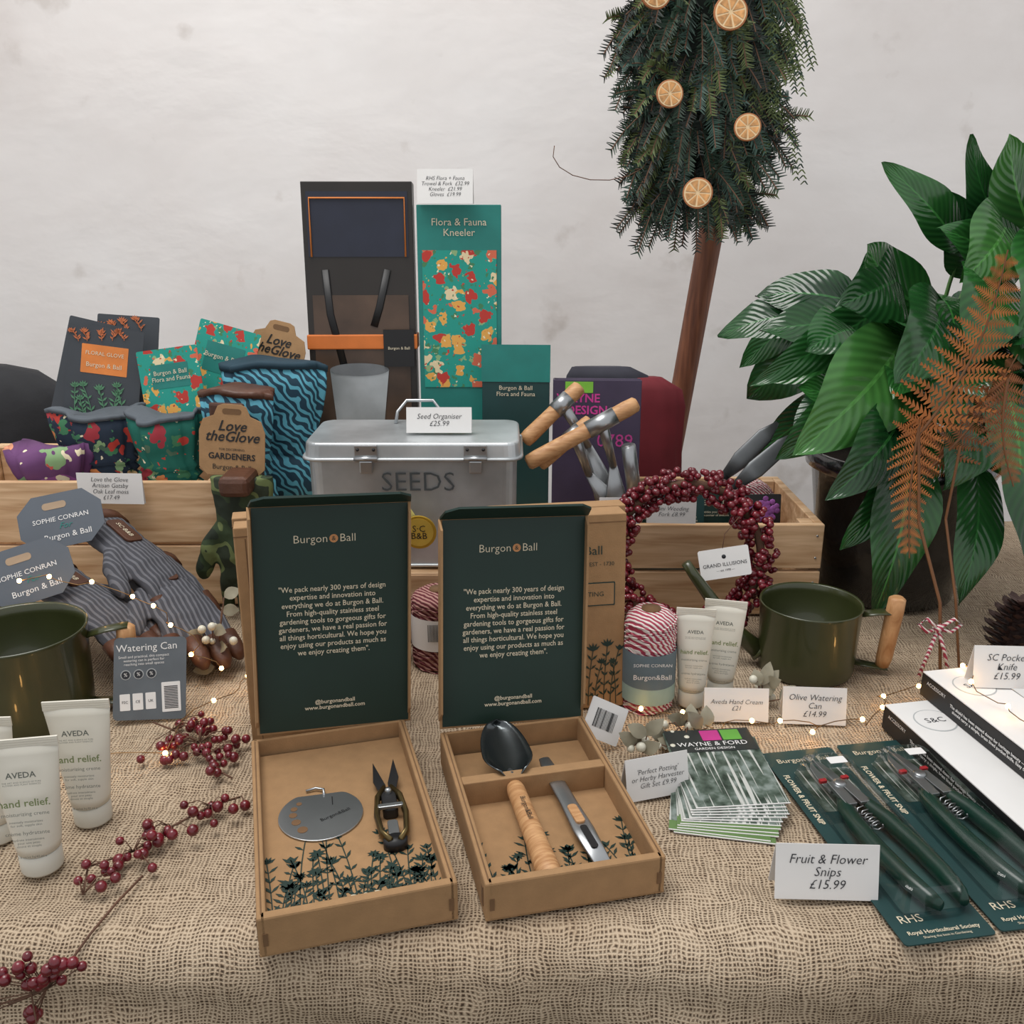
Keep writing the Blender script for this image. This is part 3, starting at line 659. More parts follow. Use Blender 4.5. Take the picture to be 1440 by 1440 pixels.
def plant():
    g=root('potted_peace_lily',(.61,1.44,0)); rnd=random.Random(11)
    pm=mat('black_pot_plastic','#141517',.22,noise=.5,nscale=30,bump=1.0,bscale=45,coat=.5)
    loft('pot',[(0.001,.098,.098),(.004,.103,.103),(.10,.118,.118),(.205,.132,.132),(.21,.142,.142),(.235,.144,.144),(.236,.136,.136),(.20,.13,.13)],pm,g,n=48)
    loft('soil',[(.20,.129,.129),(.212,.127,.127)],mat('soil','#2b1f17',.95,bump=1),g,n=30)
    a=Acc()
    O=Vector((.61,1.44,0))
    LV=[((.65,1.42,.54),(.50,1.36,.655),.062,0,.05),((.72,1.40,.54),(.615,1.36,.69),.055,1,.1),((.77,1.40,.52),(.665,1.36,.69),.095,3,.08),
    ((.62,1.40,.44),(.47,1.30,.55),.095,0,.1),((.56,1.36,.42),(.385,1.25,.275),.125,3,.12),((.55,1.42,.46),(.345,1.36,.35),.062,1,.12),
    ((.56,1.33,.33),(.425,1.22,.22),.085,1,.15),((.56,1.30,.29),(.515,1.235,.045),.09,0,.1),((.66,1.34,.42),(.69,1.22,.20),.095,3,.12),
    ((.74,1.34,.34),(.755,1.20,.06),.10,0,.1),((.66,1.30,.25),(.62,1.21,.07),.07,1,.1),((.78,1.38,.47),(.69,1.25,.29),.10,1,.12),((.74,1.42,.50),(.58,1.34,.57),.09,0,.1),
    ((.60,1.35,.47),(.50,1.22,.38),.11,1,.12),((.66,1.36,.52),(.60,1.24,.40),.10,0,.12),((.70,1.36,.46),(.78,1.26,.36),.11,3,.12),((.56,1.40,.50),(.44,1.30,.47),.10,1,.1),
    ((.72,1.35,.60),(.82,1.30,.50),.11,1,.1),((.66,1.33,.36),(.57,1.20,.24),.10,1,.14),((.74,1.42,.50),(.70,1.40,.66),.09,0,.08),((.76,1.3,.30),(.83,1.2,.13),.10,1,.12),((.74,1.42,.60),(.80,1.40,.74),.09,3,.08),
    ((.70,1.3,.32),(.70,1.19,.12),.09,1,.12),((.52,1.4,.34),(.39,1.36,.24),.07,0,.14),((.60,1.34,.30),(.47,1.27,.13),.075,0,.14),
    ((.68,1.44,.50),(.61,1.42,.62),.08,1,.08),((.70,1.40,.58),(.60,1.30,.50),.10,3,.12),((.74,1.38,.56),(.68,1.26,.42),.11,0,.12),((.78,1.40,.60),(.72,1.28,.50),.11,1,.12),((.64,1.36,.40),(.55,1.22,.33),.10,0,.12)]
    for b,t,w,mi,ar in LV:
        b=Vector(b);t=Vector(t); d=t-b; side=d.cross(Vector((.15,-1,.25)))
        a.leaf(b,t,w*1.12,side,ar,.3,16,mi,.38,across=4)
        q=O+Vector(((b.x-.61)*.2,(b.y-1.44)*.2,.205)); mid=(q+b)/2+Vector((0,0,.05))
        a.tube([q,(q+mid)/2+Vector((0,0,.01)),mid,(mid+b)/2+Vector((0,0,.008)),b],[.004,.0035,.003,.003,.0025],2,7)
    for i in range(52):
        az=rnd.uniform(0,2*math.pi); el=rnd.uniform(.1,1.25); D=rnd.uniform(.15,.32)
        b=O+Vector((math.cos(az)*math.cos(el)*D*.6,math.sin(az)*math.cos(el)*D*.5+.03,.26+math.sin(el)*D*.85))
        dv=Vector((math.cos(az),math.sin(az)*.8,rnd.uniform(-.9,.5)))*rnd.uniform(.12,.19); t=b+dv
        if t.y<1.2: continue
        side=dv.cross(Vector((rnd.uniform(-.3,.3),-.7,.6))); a.leaf(b,t,rnd.uniform(.07,.11),side,.12,.3,10,rnd.choice([0,1,1]),.4,across=3)
        q=O+Vector((rnd.uniform(-.04,.04),rnd.uniform(-.04,.04),.205)); mid=(q+b)/2+Vector((0,0,.04)); a.tube([q,mid,b],[.004,.003,.0025],2,6)
    a.done('leaves',[leafmat('lily_leaf','#17401d','#357033'),leafmat('lily_leaf_dark','#0f3018','#275a2a'),mat('petiole','#4c7338',.5),leafmat('lily_leaf_light','#265426','#4b843e')],g,(-.61,-1.44,0))
plant()
def fern():
    g=root('dried_fern_frond',(0,0,0)); a=Acc(); rnd=random.Random(3)
    def frond(p0,p1,maxw,n,bow=.02,mi=0):
        p0=Vector(p0);p1=Vector(p1);ax=p1-p0;L=ax.length;d=ax/L; side=d.cross(Vector((0,-1,0))).normalized()
        a.tube([p0+ax*k/8+side*bow*math.sin(math.pi*k/8) for k in range(9)],[.0022*(1-.6*k/8) for k in range(9)],1,6)
        for i in range(n):
            u=i/n; c=p0+ax*u+side*bow*math.sin(math.pi*u); W=maxw*(1-u)**.8*min(1,.55+u*3)+.008
            for s in(-1,1):
                q=(side*s+d*.40+Vector((0,rnd.uniform(-.2,.2),rnd.uniform(-.08,.08)))).normalized(); pl=W*rnd.uniform(.85,1.08)
                w=d.copy(); m=10
                for k in range(m):
                    uu=(k+.5)/m; ww=.0088*(1-uu)*min(1,maxw/.05)+.002; b=c+q*pl*uu-Vector((0,0,.12*pl*uu*uu))
                    for s2 in(-1,1):
                        tdir=(w*s2+q*.5).normalized(); a.poly([b-q*pl/m*.44,b+q*pl/m*.44,b+tdir*ww+q*pl/m*.25,b+tdir*ww*.9-q*pl/m*.0],mi)
    frond((.528,1.205,.31),(.602,1.19,.548),.074,17)
    frond((.530,1.205,.335),(.532,1.185,.15),.036,15,bow=.006)
    frond((.63,1.195,.39),(.655,1.185,.25),.038,12,bow=.01,mi=2)
    frond((.555,1.22,.26),(.640,1.20,.42),.045,12,bow=.01,mi=2)
    a.tube([(.60,1.32,.23),(.57,1.25,.25),(.528,1.205,.31)],.002,1,6)
    a.tube([(.57,1.25,.25),(.60,1.22,.34),(.63,1.195,.39)],.0018,1,6)
    a.tube([(.57,1.13,.003),(.565,1.15,.10),(.54,1.19,.2),(.529,1.203,.32)],.0022,1,6)
    a.tube([(.60,1.14,.003),(.59,1.16,.10),(.58,1.20,.2),(.585,1.20,.30)],.0018,1,6)
    a.done('fronds',[mat('bronze_fern','#a3602a',.6,noise=.3,nscale=60),mat('fern_stalk','#6b4423',.6),mat('bronze_fern_dark','#7f4a24',.6,noise=.3,nscale=60)],g,smooth=False)
fern()

# ---------------- berry wreath
def wreath():
    g=stand((.250,1.262,.124),R(-4),R(14),'red_berry_wreath'); rnd=random.Random(5); a=Acc(); Rr=.103
    a.tube([(Rr*math.cos(t*2*math.pi/40),Rr*math.sin(t*2*math.pi/40),0) for t in range(41)],.006,1,8)
    for i in range(850):
        t=rnd.uniform(0,2*math.pi); p=rnd.uniform(0,2*math.pi); q=.006+.017*rnd.random()**.6
        r=Rr+q*math.cos(p)*1.05; c=(r*math.cos(t),r*math.sin(t),q*math.sin(p))
        a.sphere(c,rnd.uniform(.0042,.0060),0,9,6)
    a.done('berries',[BERRY,TWIG],g)
    f=root('hanging_tag',(.048,-.005,.028),(0,0,R(10)),g)
    plate('tag',rrect(.07,.042,.003),.001,WHITE,f); text('GRAND ILLUSIONS',.0072,(0,-.002,.0015),INK,f); text('— est 1990 —',.0042,(0,-.010,.0015),INK,f); loft('tag_emblem',[(0,.003,.003),(.0003,.003,.003)],INK,f,(0,.009,.001),n=12)
    tube('tag_string',[(.0,.021,.001),(.006,.04,.0),(.03,.06,-.005),(.045,.075,-.012)],.0006,TWIG,f,5)
wreath()

# ---------------- berry sprigs
def sprig(pts,clusters,seed,name='red_berry_sprig'):
    g=root(name,(0,0,0)); a=Acc(); rnd=random.Random(seed)
    a.tube(pts,.0012,1,5)
    for (x,y,z,n,sp) in clusters:
        for i in range(n):
            c=Vector((x+rnd.gauss(0,sp),y+rnd.gauss(0,sp)-0,z+.006+abs(rnd.gauss(0,sp*.45))))
            base_=min((Vector(p) for p in pts),key=lambda q:(q-c).length)
            a.tube([base_,(base_+c)/2+Vector((0,0,.006)),c],.0006,1,4); a.sphere(c,rnd.uniform(.0042,.006),0,10,7)
    a.done('berries_and_stems',[BERRY,TWIG],g)
sprig([(-.43,1.0,.01),(-.40,.98,.012),(-.36,.955,.01),(-.345,.93,.008),(-.325,.905,.006),(-.305,.89,.006)],[(-.385,.985,0,12,.016),(-.36,.96,0,16,.02),(-.335,.94,0,12,.016),(-.39,.94,0,8,.014),(-.325,.90,0,5,.010)],1)
sprig([(-.285,.85,.01),(-.31,.835,.01),(-.34,.80,.01),(-.365,.765,.008),(-.40,.745,.006),(-.39,.71,.004)],[(-.300,.845,0,4,.010),(-.315,.81,0,8,.014),(-.342,.785,0,9,.014),(-.362,.765,0,5,.012),(-.382,.735,0,11,.013)],2)
def drapesprig():
    g=root('red_berry_sprig',(0,0,0)); a=Acc(); rnd=random.Random(9)
    st=[(-.345,.735,.004),(-.355,.70,.004),(-.365,.665,.0),(-.375,.640,-.01),(-.39,.63,-.025),(-.42,.624,-.035)]
    a.tube(st,.0012,1,5)
    a.tube([(-.40,.625,-.02),(-.395,.615,-.06),(-.385,.61,-.085)],.0008,1,5)
    for (x,z,n,s) in [(-.370,-.000,9,.012),(-.395,-.012,10,.013),(-.42,-.004,7,.013),(-.405,-.040,6,.010),(-.44,-.03,5,.012)]:
        for i in range(n):
            c=Vector((x+rnd.gauss(0,s),.625+rnd.uniform(-.004,.004),min(.010,z+rnd.gauss(0,s)))); b=Vector(st[4]); a.tube([b,c],.0006,1,4); a.sphere(c,rnd.uniform(.0042,.0056),0,10,7)
    a.done('berries_and_stems',[BERRY,TWIG],g)
drapesprig()
def snow(loc,seed,n=10,s=.03,h=.03):
    g=root('snowberry_sprig',loc); a=Acc(); rnd=random.Random(seed)
    for i in range(n):
        c=Vector((rnd.gauss(0,s),rnd.gauss(0,s*.5),.008+abs(rnd.gauss(0,h)))); a.sphere(c,rnd.uniform(.004,.006),0,10,7)
        a.tube([(0,0,.003),(c.x*.5,c.y*.5,c.z*.6+.01),c],.0008,2,4)
    for i in range(n):
        b=Vector((rnd.gauss(0,s*.8),rnd.gauss(0,s*.4),.008+abs(rnd.gauss(0,h)))); t=b+Vector((rnd.uniform(-1,1),rnd.uniform(-.6,.3),rnd.uniform(-.1,.6))).normalized()*rnd.uniform(.02,.032)
        a.leaf(b,t,.017,(t-b).cross(Vector((0,-1,.5))),.08,.2,6,1,.45,across=2); a.tube([(0,0,.003),b],.0008,2,4)
    a.done('berries_and_leaves',[mat('white_berry','#cfccbb',.4),mat('silvery_leaf','#8c8672',.5,noise=.25),TWIG],g)
snow((.205,.985,0),1,8,.024,.008); snow((.150,.945,0),2,5,.014,.008); snow((.315,1.06,0),3,6,.012,.02); snow((-.400,1.15,0),4,10,.016,.05); snow((-.30,1.10,.0),8,5,.01,.03)

# ---------------- leaflets
def birch():
    m,nt,b=base('birch_photo_print'); L=nt.links
    tc=N(nt,'ShaderNodeTexCoord')
    def nz(sc,st,det):
        mp=N(nt,'ShaderNodeMapping'); mp.inputs['Scale'].default_value=st; L.new(tc.outputs['Object'],mp.inputs[0])
        n=N(nt,'ShaderNodeTexNoise'); n.inputs['Scale'].default_value=sc; n.inputs['Detail'].default_value=det; L.new(mp.outputs[0],n.inputs[0]); return n.outputs[0]
    bgr=ramp(nt,[(.35,lin('#26332a')),(.5,lin('#4f5d53')),(.65,lin('#7f8a85'))]); L.new(nz(60,(1,1,1),5),bgr.inputs[0])
    tk=ramp(nt,[(.57,(0,0,0)),(.60,(1,1,1))]); L.new(nz(14,(16,.6,1),1),tk.inputs[0])
    mi=N(nt,'ShaderNodeMixRGB'); L.new(tk.outputs[0],mi.inputs[0]); L.new(bgr.outputs[0],mi.inputs[1]); mi.inputs[2].default_value=(*lin('#babcb7'),1)
    L.new(mi.outputs[0],b.inputs['Base Color']); b.inputs['Roughness'].default_value=.3; return m
birch_m=birch()
def leaflets():
    g=root('seed_leaflet_stack',(.228,.885,0),(0,0,R(2)))
    rnd=random.Random(2); GP=mat('grass_print','#5c7a45',.4)
    for i in range(12):
        q=root('leaflet',(rnd.uniform(-.003,.003)+(i-6)*.001,-(11-i)*.0034+.018,.001+i*.0011),(R(2.0),0,R(-14+i*1.6+rnd.uniform(-1,1))),g)
        plate('sheet',[(-.05,-.07),(.05,-.07),(.05,.07),(-.05,.07)],.0008,birch_m,q)
        plate('paper_edge',[(-.05,-.0706),(.05,-.0706),(.05,-.0695),(-.05,-.0695)],.001,WHITE,q)
        if i==11:
            plate('title_band',[(-.05,.026),(.05,.026),(.05,.07),(-.05,.07)],.0003,mat('leaflet_dark','#262b2a',.4),q,(0,0,.0009))
            plate('pink_square',rrect(.022,.02,.001),.0003,mat('pink_print','#b5307f',.5),q,(.002,.057,.0013)); plate('green_square',rrect(.022,.02,.001),.0003,mat('lime_print','#5c9a3a',.5),q,(.026,.057,.0013))
            text('WAYNE & FORD',.011,(0,.040,.0018),WHITE,q); text('GARDEN DESIGN',.006,(0,.031,.0018),WHITE,q)
        if i<5: plate('green_band',[(-.05,-.0695),(.05,-.0695),(.05,-.056),(-.05,-.056)],.0003,GP,q,(0,0,.0009))
leaflets()

# ---------------- snips in blister packs
HG=mat('green_grip_rubber','#0a3026',.3,noise=.1); CL=clear('clear_blister'); RP=mat('red_plastic','#a3262c',.4)
def snippack(loc,yaw):
    g=root('garden_snips_in_blister_pack',loc,(0,0,yaw)); w,l=.086,.30
    plate('backing_card',rrect(w,l,.004),.0012,DTEAL,g)
    plate('photo_print',rrect(.055,.075,.002),.0003,birch_m,g,(.006,l/2-.078,.0012))
    plate('grey_print',rrect(.060,.13,.003),.0003,mat('slate_teal_print','#33504e',.5,noise=.25),g,(.006,-.05,.0012))
    text('Burgon & Ball',.0115,(0,l/2-.020,.0018),CREAM,g); text('FLOWER & FRUIT SNIP',.0088,(-w/2+.009,.060,.0018),CREAM,g,(0,0,R(-90)),bold=.0002)
    text('Royal Horticultural Society',.0062,(0,-l/2+.012,.0018),CREAM,g,bold=.0001); text('RHS',.013,(-.022,-l/2+.028,.0018),CREAM,g)
    text('Sharing the best in Gardening',.0038,(0,-l/2+.006,.0018),CREAM,g)
    s=root('snips',(.006,-.002,.014),(0,0,R(5)),g)
    for k in(-1,1):
        a=Acc(); a.tube([(k*.006,.040,0),(k*.012,.026,0),(k*.0175,-.005,0),(k*.0195,-.045,0),(k*.0185,-.085,0),(k*.015,-.112,0),(k*.012,-.122,0)],[(.006,.007),(.0078,.008),(.0088,.009),(.0092,.009),(.0086,.009),(.0072,.008),(.004,.005)],0,16,up=(0,0,1)); a.done('handle_grip',HG,s)
        plate('blade',[(k*.001,0),(k*.010,.0),(k*.011,.02),(k*.007,.045),(k*.0005,.054)],.003,STEEL,s,(0,.055,-.002+.002*k),bev=.0005)
        plate('shank',[(k*.002,.02),(k*.014,.02),(k*.012,.06),(k*.0,.06)],.004,STEEL,s,(0,.0,.004),bev=.0005)
        plate('red_catch',rrect(.008,.005,.001),.003,RP,s,(k*.013,.066,.004))
    loft('pivot_bolt',[(0,.007,.007),(.005,.007,.007),(.006,.004,.004)],STEEL,s,(0,.055,.004),n=18)
    tube('spring',[(.006*math.cos(t*1.2),.018-t*.0012,.002+.004*math.sin(t*1.2)) for t in range(28)],.0009,STEEL,s,5)
    p=rrect(.066,.235,.018,6); q=rrect(.056,.222,.014,6); n=len(p)
    vs=[(x,y,0) for x,y in p]+[(x,y,.026) for x,y in q]; fs=[tuple(range(n,2*n))]+[(i,(i+1)%n,(i+1)%n+n,i+n) for i in range(n)]
    o=mk('blister_shell',vs,fs,CL,g,(.005,-.008,.0015)); bevel(o,.004,3)
    plate('price_label',rrect(.02,.012,.001),.0004,WHITE,g,(.014,.085,.0282))
snippack((.352,.805,0),R(9.5)); snippack((.443,.822,0),R(9))

# ---------------- pocket knife boxes
PG=mat('pale_grey_print','#a8acad',.6)
def kbox(loc,yaw):
    g=root('slim_product_box',loc,(0,0,yaw)); w,l,h=.075,.29,.03
    box('carton',(w,l,h),(0,0,h/2),BLACK,g,bev=.001); box('white_top',(w-.001,l-.001,.0012),(0,0,h+.0004),WHITE,g,bev=0)
    plate('ring_logo',circ(.024,40),.0003,PG,g,(.0,.10,h+.001)); plate('ring_inner',circ(.0225,40),.0003,WHITE,g,(0,.10,h+.0013))
    text('S&C',.014,(0,.10,h+.0018),INK,g)
    text("The shield has been passed down for heritage beauty — the perfect folding knife every gardener\nshould carry: a simple, brass lined pocket knife. Easy to carry, good to use and made to last.",.0055,(-w/2-.0008,-.02,h*.45),WHITE,g,(math.pi/2,0,-math.pi/2),bold=.0001)
    text('ACCESSORY',.0065,(-w/2-.0008,.115,h*.72),WHITE,g,(math.pi/2,0,-math.pi/2))
    text('pocket knife\nfolding\nstainless blade',.006,(w/2-.02,-.08,h+.0018),INK,g,(0,0,R(-90)))
kbox((.509,.870,0),R(10.5)); kbox((.592,.890,0),R(10.5)); kbox((.562,.895,.0315),R(11)); kbox((.676,.917,0),R(9))

q=stand((-.44,1.02,0),R(10),R(22),'product_swing_label')
plate('card',rrect(.085,.10,.006),.001,mat('grey_label','#5a6167',.6),q,(0,.052,0),(0,0,R(-3)))
text('Watering Can',.0125,(-.002,.09,.0016),WHITE,q); text('Small and practical, this compact\nwatering can is perfect for\nreaching into small spaces',.0045,(-.006,.075,.0016),WHITE,q)
plate('barcode_patch',rrect(.022,.036,.001),.0004,WHITE,q,(.024,.028,.001))
a=Acc()
for i in range(14): y=.014+i*.002; a.poly([(.016,y,.0016),(.032,y,.0016),(.032,y+.0011,.0016),(.016,y+.0011,.0016)])
a.done('bars',BLACK,q,smooth=False)
for i in range(3):
    plate('icon',circ(.006,16),.0003,PG,q,(-.028+.015*i,.058,.001)); plate('icon_inner',circ(.005,16),.0003,INK,q,(-.028+.015*i,.058,.0013)); text('%',.006,(-.028+.015*i,.058,.0018),WHITE,q)
    plate('cert_mark',rrect(.012,.02,.001),.0003,WHITE,q,(-.030+.015*i,.025,.001)); text(['FSC','CE','UK'][i],.0045,(-.030+.015*i,.025,.0016),INK,q)

# ---------------- gloves
def keep(child,par):
    bpy.context.view_layer.update(); child.parent=par; child.matrix_parent_inverse=par.matrix_world.inverted()
FING=((.034,6,.068,.0115),(.012,2,.078,.0125),(-.011,-2,.074,.0125),(-.034,-8,.058,.011))
def glove(name,loc,rot,mats,leather=None,flip=1):
    g=root(name,loc,rot); a=Acc()
    a.tube([(-.10,0,0),(-.08,0,.001),(-.03,0,.004),(.02,0,.004),(.055,0,.002),(.07,0,0)],[(.046,.018),(.045,.019),(.041,.017),(.047,.018),(.046,.014),(.036,.009)],0,28,up=(0,0,1))
    for y,ang,L,r in FING:
        c,s=math.cos(R(ang)),math.sin(R(ang)); a.tube([(.04+c*L*u*1.35,flip*(y+s*L*u),.004-.018*u*u) for u in(0,.3,.6,.85,.97,1.0)],[(r*k,r*.8*k) for k in(.95,1,.97,.9,.6,.25)],0,14,up=(0,0,1))
    a.tube([(-.02,-.03*flip,.002),(.01,-.055*flip,.0),(.045,-.07*flip,-.004),(.06,-.072*flip,-.006),(.065,-.072*flip,-.007)],[(.017,.014),(.0165,.013),(.014,.011),(.009,.008),(.004,.003)],0,14,up=(0,0,1))
    o=a.done('glove_hand',mats,g)
    rm=o.modifiers.new('r','REMESH'); rm.mode='VOXEL'; rm.voxel_size=.003; rm.use_smooth_shade=True
    sm=o.modifiers.new('s','SMOOTH'); sm.iterations=4
    tx=bpy.data.textures.new('crease','CLOUDS'); tx.noise_scale=.03; dm=o.modifiers.new('d','DISPLACE'); dm.texture=tx; dm.strength=.007; dm.mid_level=.5
    if leather:
        tube('leather_cuff_band',[(-.108,0,0),(-.088,0,.001)],[(.050,.022),(.049,.0215)],leather,g,28,up=(0,0,1))
        plate('leather_patch',rrect(.055,.030,.008),.004,leather,g,(-.05,0,.0195),bev=.001)
        text('SC·B&B',.011,(-.05,0,.024),CREAM,g)
        for y,ang,L,r in FING:
            c,s=math.cos(R(ang)),math.sin(R(ang)); b=Acc(); b.tube([(.04+c*L*u*1.35,flip*(y+s*L*u),.004-.018*u*u) for u in(.55,.78,.93,1.02)],[(r*k*1.12,r*.94*k) for k in(1,.98,.8,.35)],0,14,up=(0,0,1)); b.done('leather_fingertip',leather,g)
    return g
GS=stripes('grey_striped_twill','#3c3d43','#5f6066',42,'Y',.6,.9,.62,bump=.2); LE=mat('brown_leather','#4b2c1c',.5,noise=.25,bump=.4,bscale=150)
SL=mat('slate_label','#525962',.6,noise=.04); STN=mat('slot_tan','#a08a72',.8)
def octlabel(par,loc,yaw,lean,tilt,w=.112,h=.078):
    f=stand(loc,yaw,lean,'label_card')
    q=root('label_face',(0,0,0),(0,0,tilt),f); c=.022
    plate('card',[(-w/2+c,-h/2),(w/2-c,-h/2),(w/2,-h/2+c),(w/2,h/2-c),(w/2-c,h/2),(-w/2+c,h/2),(-w/2,h/2-c),(-w/2,-h/2+c)],.0012,SL,q)
    plate('hang_slot',rrect(.032,.010,.0045),.0004,STN,q,(-.006,h/2-.017,.0012))
    text('SOPHIE CONRAN',.0095,(0,.002,.0018),WHITE,q); text('For',.012,(.004,-.009,.002),TEAL,q,shear=.4); text('Burgon & Ball',.0115,(.006,-.023,.0018),WHITE,q); keep(f,par)
g1=glove('gardening_glove',(-.535,1.275,.110),(R(-14),R(24),R(-32)),GS,leather=LE)
octlabel(g1,(-.632,1.258,.180),R(10),R(30),R(10))
g2=glove('gardening_glove',(-.570,1.175,.085),(R(-10),R(16),R(-30)),GS,leather=LE,flip=-1)
octlabel(g2,(-.632,1.150,.142),R(10),R(30),R(16))
g3=glove('gardening_glove',(-.475,1.225,.070),(R(-10),R(14),R(-50)),GS,leather=LE)
camo=patches('camouflage_cloth',[(0,'#182416'),(.42,'#2a3a20'),(.52,'#5f6b40'),(.6,'#232d1c')],22)
g4=glove('gardening_glove',(-.393,1.325,.125),(0,R(90),R(-90)),camo)
box('leather_cuff',(.098,.044,.03),(-.095,0,0),LE,g4,(0,R(90),0),bev=.008)

# glove packs in left crate
def puffy(name,loc,w,h,m,yaw=0,trim=None,lean=0,ph=0,am=1):
    g=root(name,loc,(-lean,0,yaw))
    secs=[(0,w*.40,.024),(h*.2,w*.47,.032),(h*.38,w*.44,.028),(h*.42,w*.38,.020),(h*.46,w*.43,.026),(h*.50,w*.38,.020),(h*.54,w*.43,.026),(h*.58,w*.39,.021),(h*.70,w*.45,.028),(h*.85,w*.50,.030),(h,w*.52,.028)]
    K=len(secs)-1
    rf=lambda t,k:am*(.07*math.sin(t*9+k*.45+ph)+.035*math.sin(t*17+k*.8+ph*2))*(.4+.6*k/K)
    zf=lambda t,k:am*(.007*math.sin(t*2+ph)+.003*math.sin(t*5+ph))*(k/K)**2
    loft('gathered_cuff',secs,m,g,n=110,ruffle=rf,zr=zf)
    if trim: loft('cuff_trim',[(h*.965,w*.525,.031),(h*1.0,w*.53,.032),(h*1.01,w*.50,.027)],trim,g,n=110,ruffle=lambda t,k:rf(t,K),zr=lambda t,k:zf(t,K))
    return g
FC=[(0,'#b83a30'),(.25,'#d8874f'),(.45,'#9c2f3a'),(.62,'#e0bc86'),(.8,'#4b6a55')]
FD=patches('dark_floral_cloth',[(0,'#1c2b3d')]+FC,26,kind='v')
FT=patches('green_floral_cloth',[(0,'#0e6154')]+FC,24,kind='v')
FP=patches('pink_floral_cloth',[(0,'#633a68'),(0,'#c2544e'),(.3,'#dc9674'),(.6,'#8a4a86'),(.8,'#d0b8a6')],12,kind='v')
BL=stripes('blue_leaf_print','#12394c','#5aa6bb',38,'DIAGONAL',10,.7,.55,bump=0,soft=.05)
TR=mat('grey_trim','#50575e',.8); NV=mat('navy_trim','#143240',.8)
puffy('floral_glove',(-.650,1.45,.13),.135,.165,FD,R(4),TR,ph=1)
puffy('floral_glove',(-.535,1.43,.12),.115,.175,FT,R(-6),TR,ph=2)
puffy('floral_glove',(-.715,1.415,.12),.12,.125,FP,R(8),ph=3)
puffy('patterned_glove',(-.375,1.48,.12),.16,.245,BL,R(-5),NV,ph=4,am=.6)
pg=puffy('patterned_glove',(-.415,1.41,.11),.11,.225,BL,R(-8),LE,ph=5,am=.6)
box('leather_strap',(.055,.008,.026),(0,-.038,.20),LE,pg,bev=.006)
def pack(loc,yaw,lean,w,h,m,l1,l2,label=None,tilt=0,name='glove_pack_card'):
    g=stand(loc,yaw,lean,name)
    f=root('card_panel',(0,0,0),(0,0,tilt),g)
    plate('card',rrect(w,h,.003),.0012,m,f,(0,h/2,0))
    if label: plate('label',rrect(w*.62,h*.3,.001),.0004,label,f,(0,h*.66,.0012))
    text(l1,.0085,(0,h*.72,.0022),CREAM,f); text(l2,.010,(0,h*.60,.0022),CREAM,f)
    return g
SLD=mat('charcoal_print','#363b41',.6,noise=.08); ORG=mat('orange_label','#cf7a38',.6); LFP=mat('leaf_print','#4b7a5a',.6); RFP=mat('rust_print','#b5643a',.6)
pk=pack((-.655,1.475,.27),R(4),R(10),.115,.15,SLD,'FLORAL GLOVE','Burgon & Ball',ORG,R(-8))
flowers(pk,-.045,.045,.0,.07,.003,6,12,LFP,1.2); flowers(pk,-.035,.055,.128,.018,.003,5,2,RFP,.9)
pack((-.69,1.50,.27),R(4),R(14),.11,.158,SLD,'','',None,R(-14)); pk=pack((-.63,1.51,.27),R(0),R(14),.10,.165,SLD,'','',None,R(-4)); flowers(pk,-.04,.04,.14,.02,.003,4,4,RFP,.9)
TF=patches('teal_floral_print',[(0,'#1f9082'),(0,'#b3372e'),(.25,'#d9a04e'),(.45,'#c9654a'),(.85,'#d8c7a0')],42,kind='v')
pk=pack((-.525,1.46,.265),R(-6),R(10),.10,.125,TF,'','',TEAL,R(8)); text('Burgon & Ball\nFlora and Fauna',.010,(-.01,.082,.003),CREAM,pk,(0,0,R(8)))
pk=pack((-.49,1.50,.265),R(-8),R(12),.105,.158,TF,'','',TEAL,R(-14)); text('Burgon & Ball',.011,(.024,.104,.003),CREAM,pk,(0,0,R(-14)))
def lovetag(loc,yaw,lean,tilt):
    g=stand(loc,yaw,lean,'glove_hang_tag'); f=root('tag_panel',(0,0,0),(0,0,tilt),g)
    w,h=.098,.105; pts=[(-w/2,.012),(-w/2+.012,0),(w/2-.012,0),(w/2,.012),(w/2,h*.62),(w/2-.006,h*.78),(w/2-.022,h*.84),(w/2-.028,h*.97),(w/2-.036,h),(-w/2+.036,h),(-w/2+.028,h*.97),(-w/2+.022,h*.84),(-w/2+.006,h*.78),(-w/2,h*.62)]
    plate('card',pts,.0015,KR,f,bev=.0003); plate('hang_slot',rrect(.028,.008,.0038),.0004,KRD,f,(0,h*.9,.0015))
    text('Love\ntheGlove',.0215,(0,h*.62,.0022),BLACK,f,shear=.35,sp=.72,bold=.0003); text('FOR DISCERNING',.0048,(0,h*.37,.0022),BLACK,f); text('GARDENERS',.0125,(0,h*.27,.0022),BLACK,f,bold=.0003); text('Burgon & Ball',.0105,(0,h*.12,.0022),BLACK,f)
lovetag((-.410,1.335,.222),R(-4),R(6),R(-3)); lovetag((-.395,1.53,.320),R(-10),R(12),R(-12))

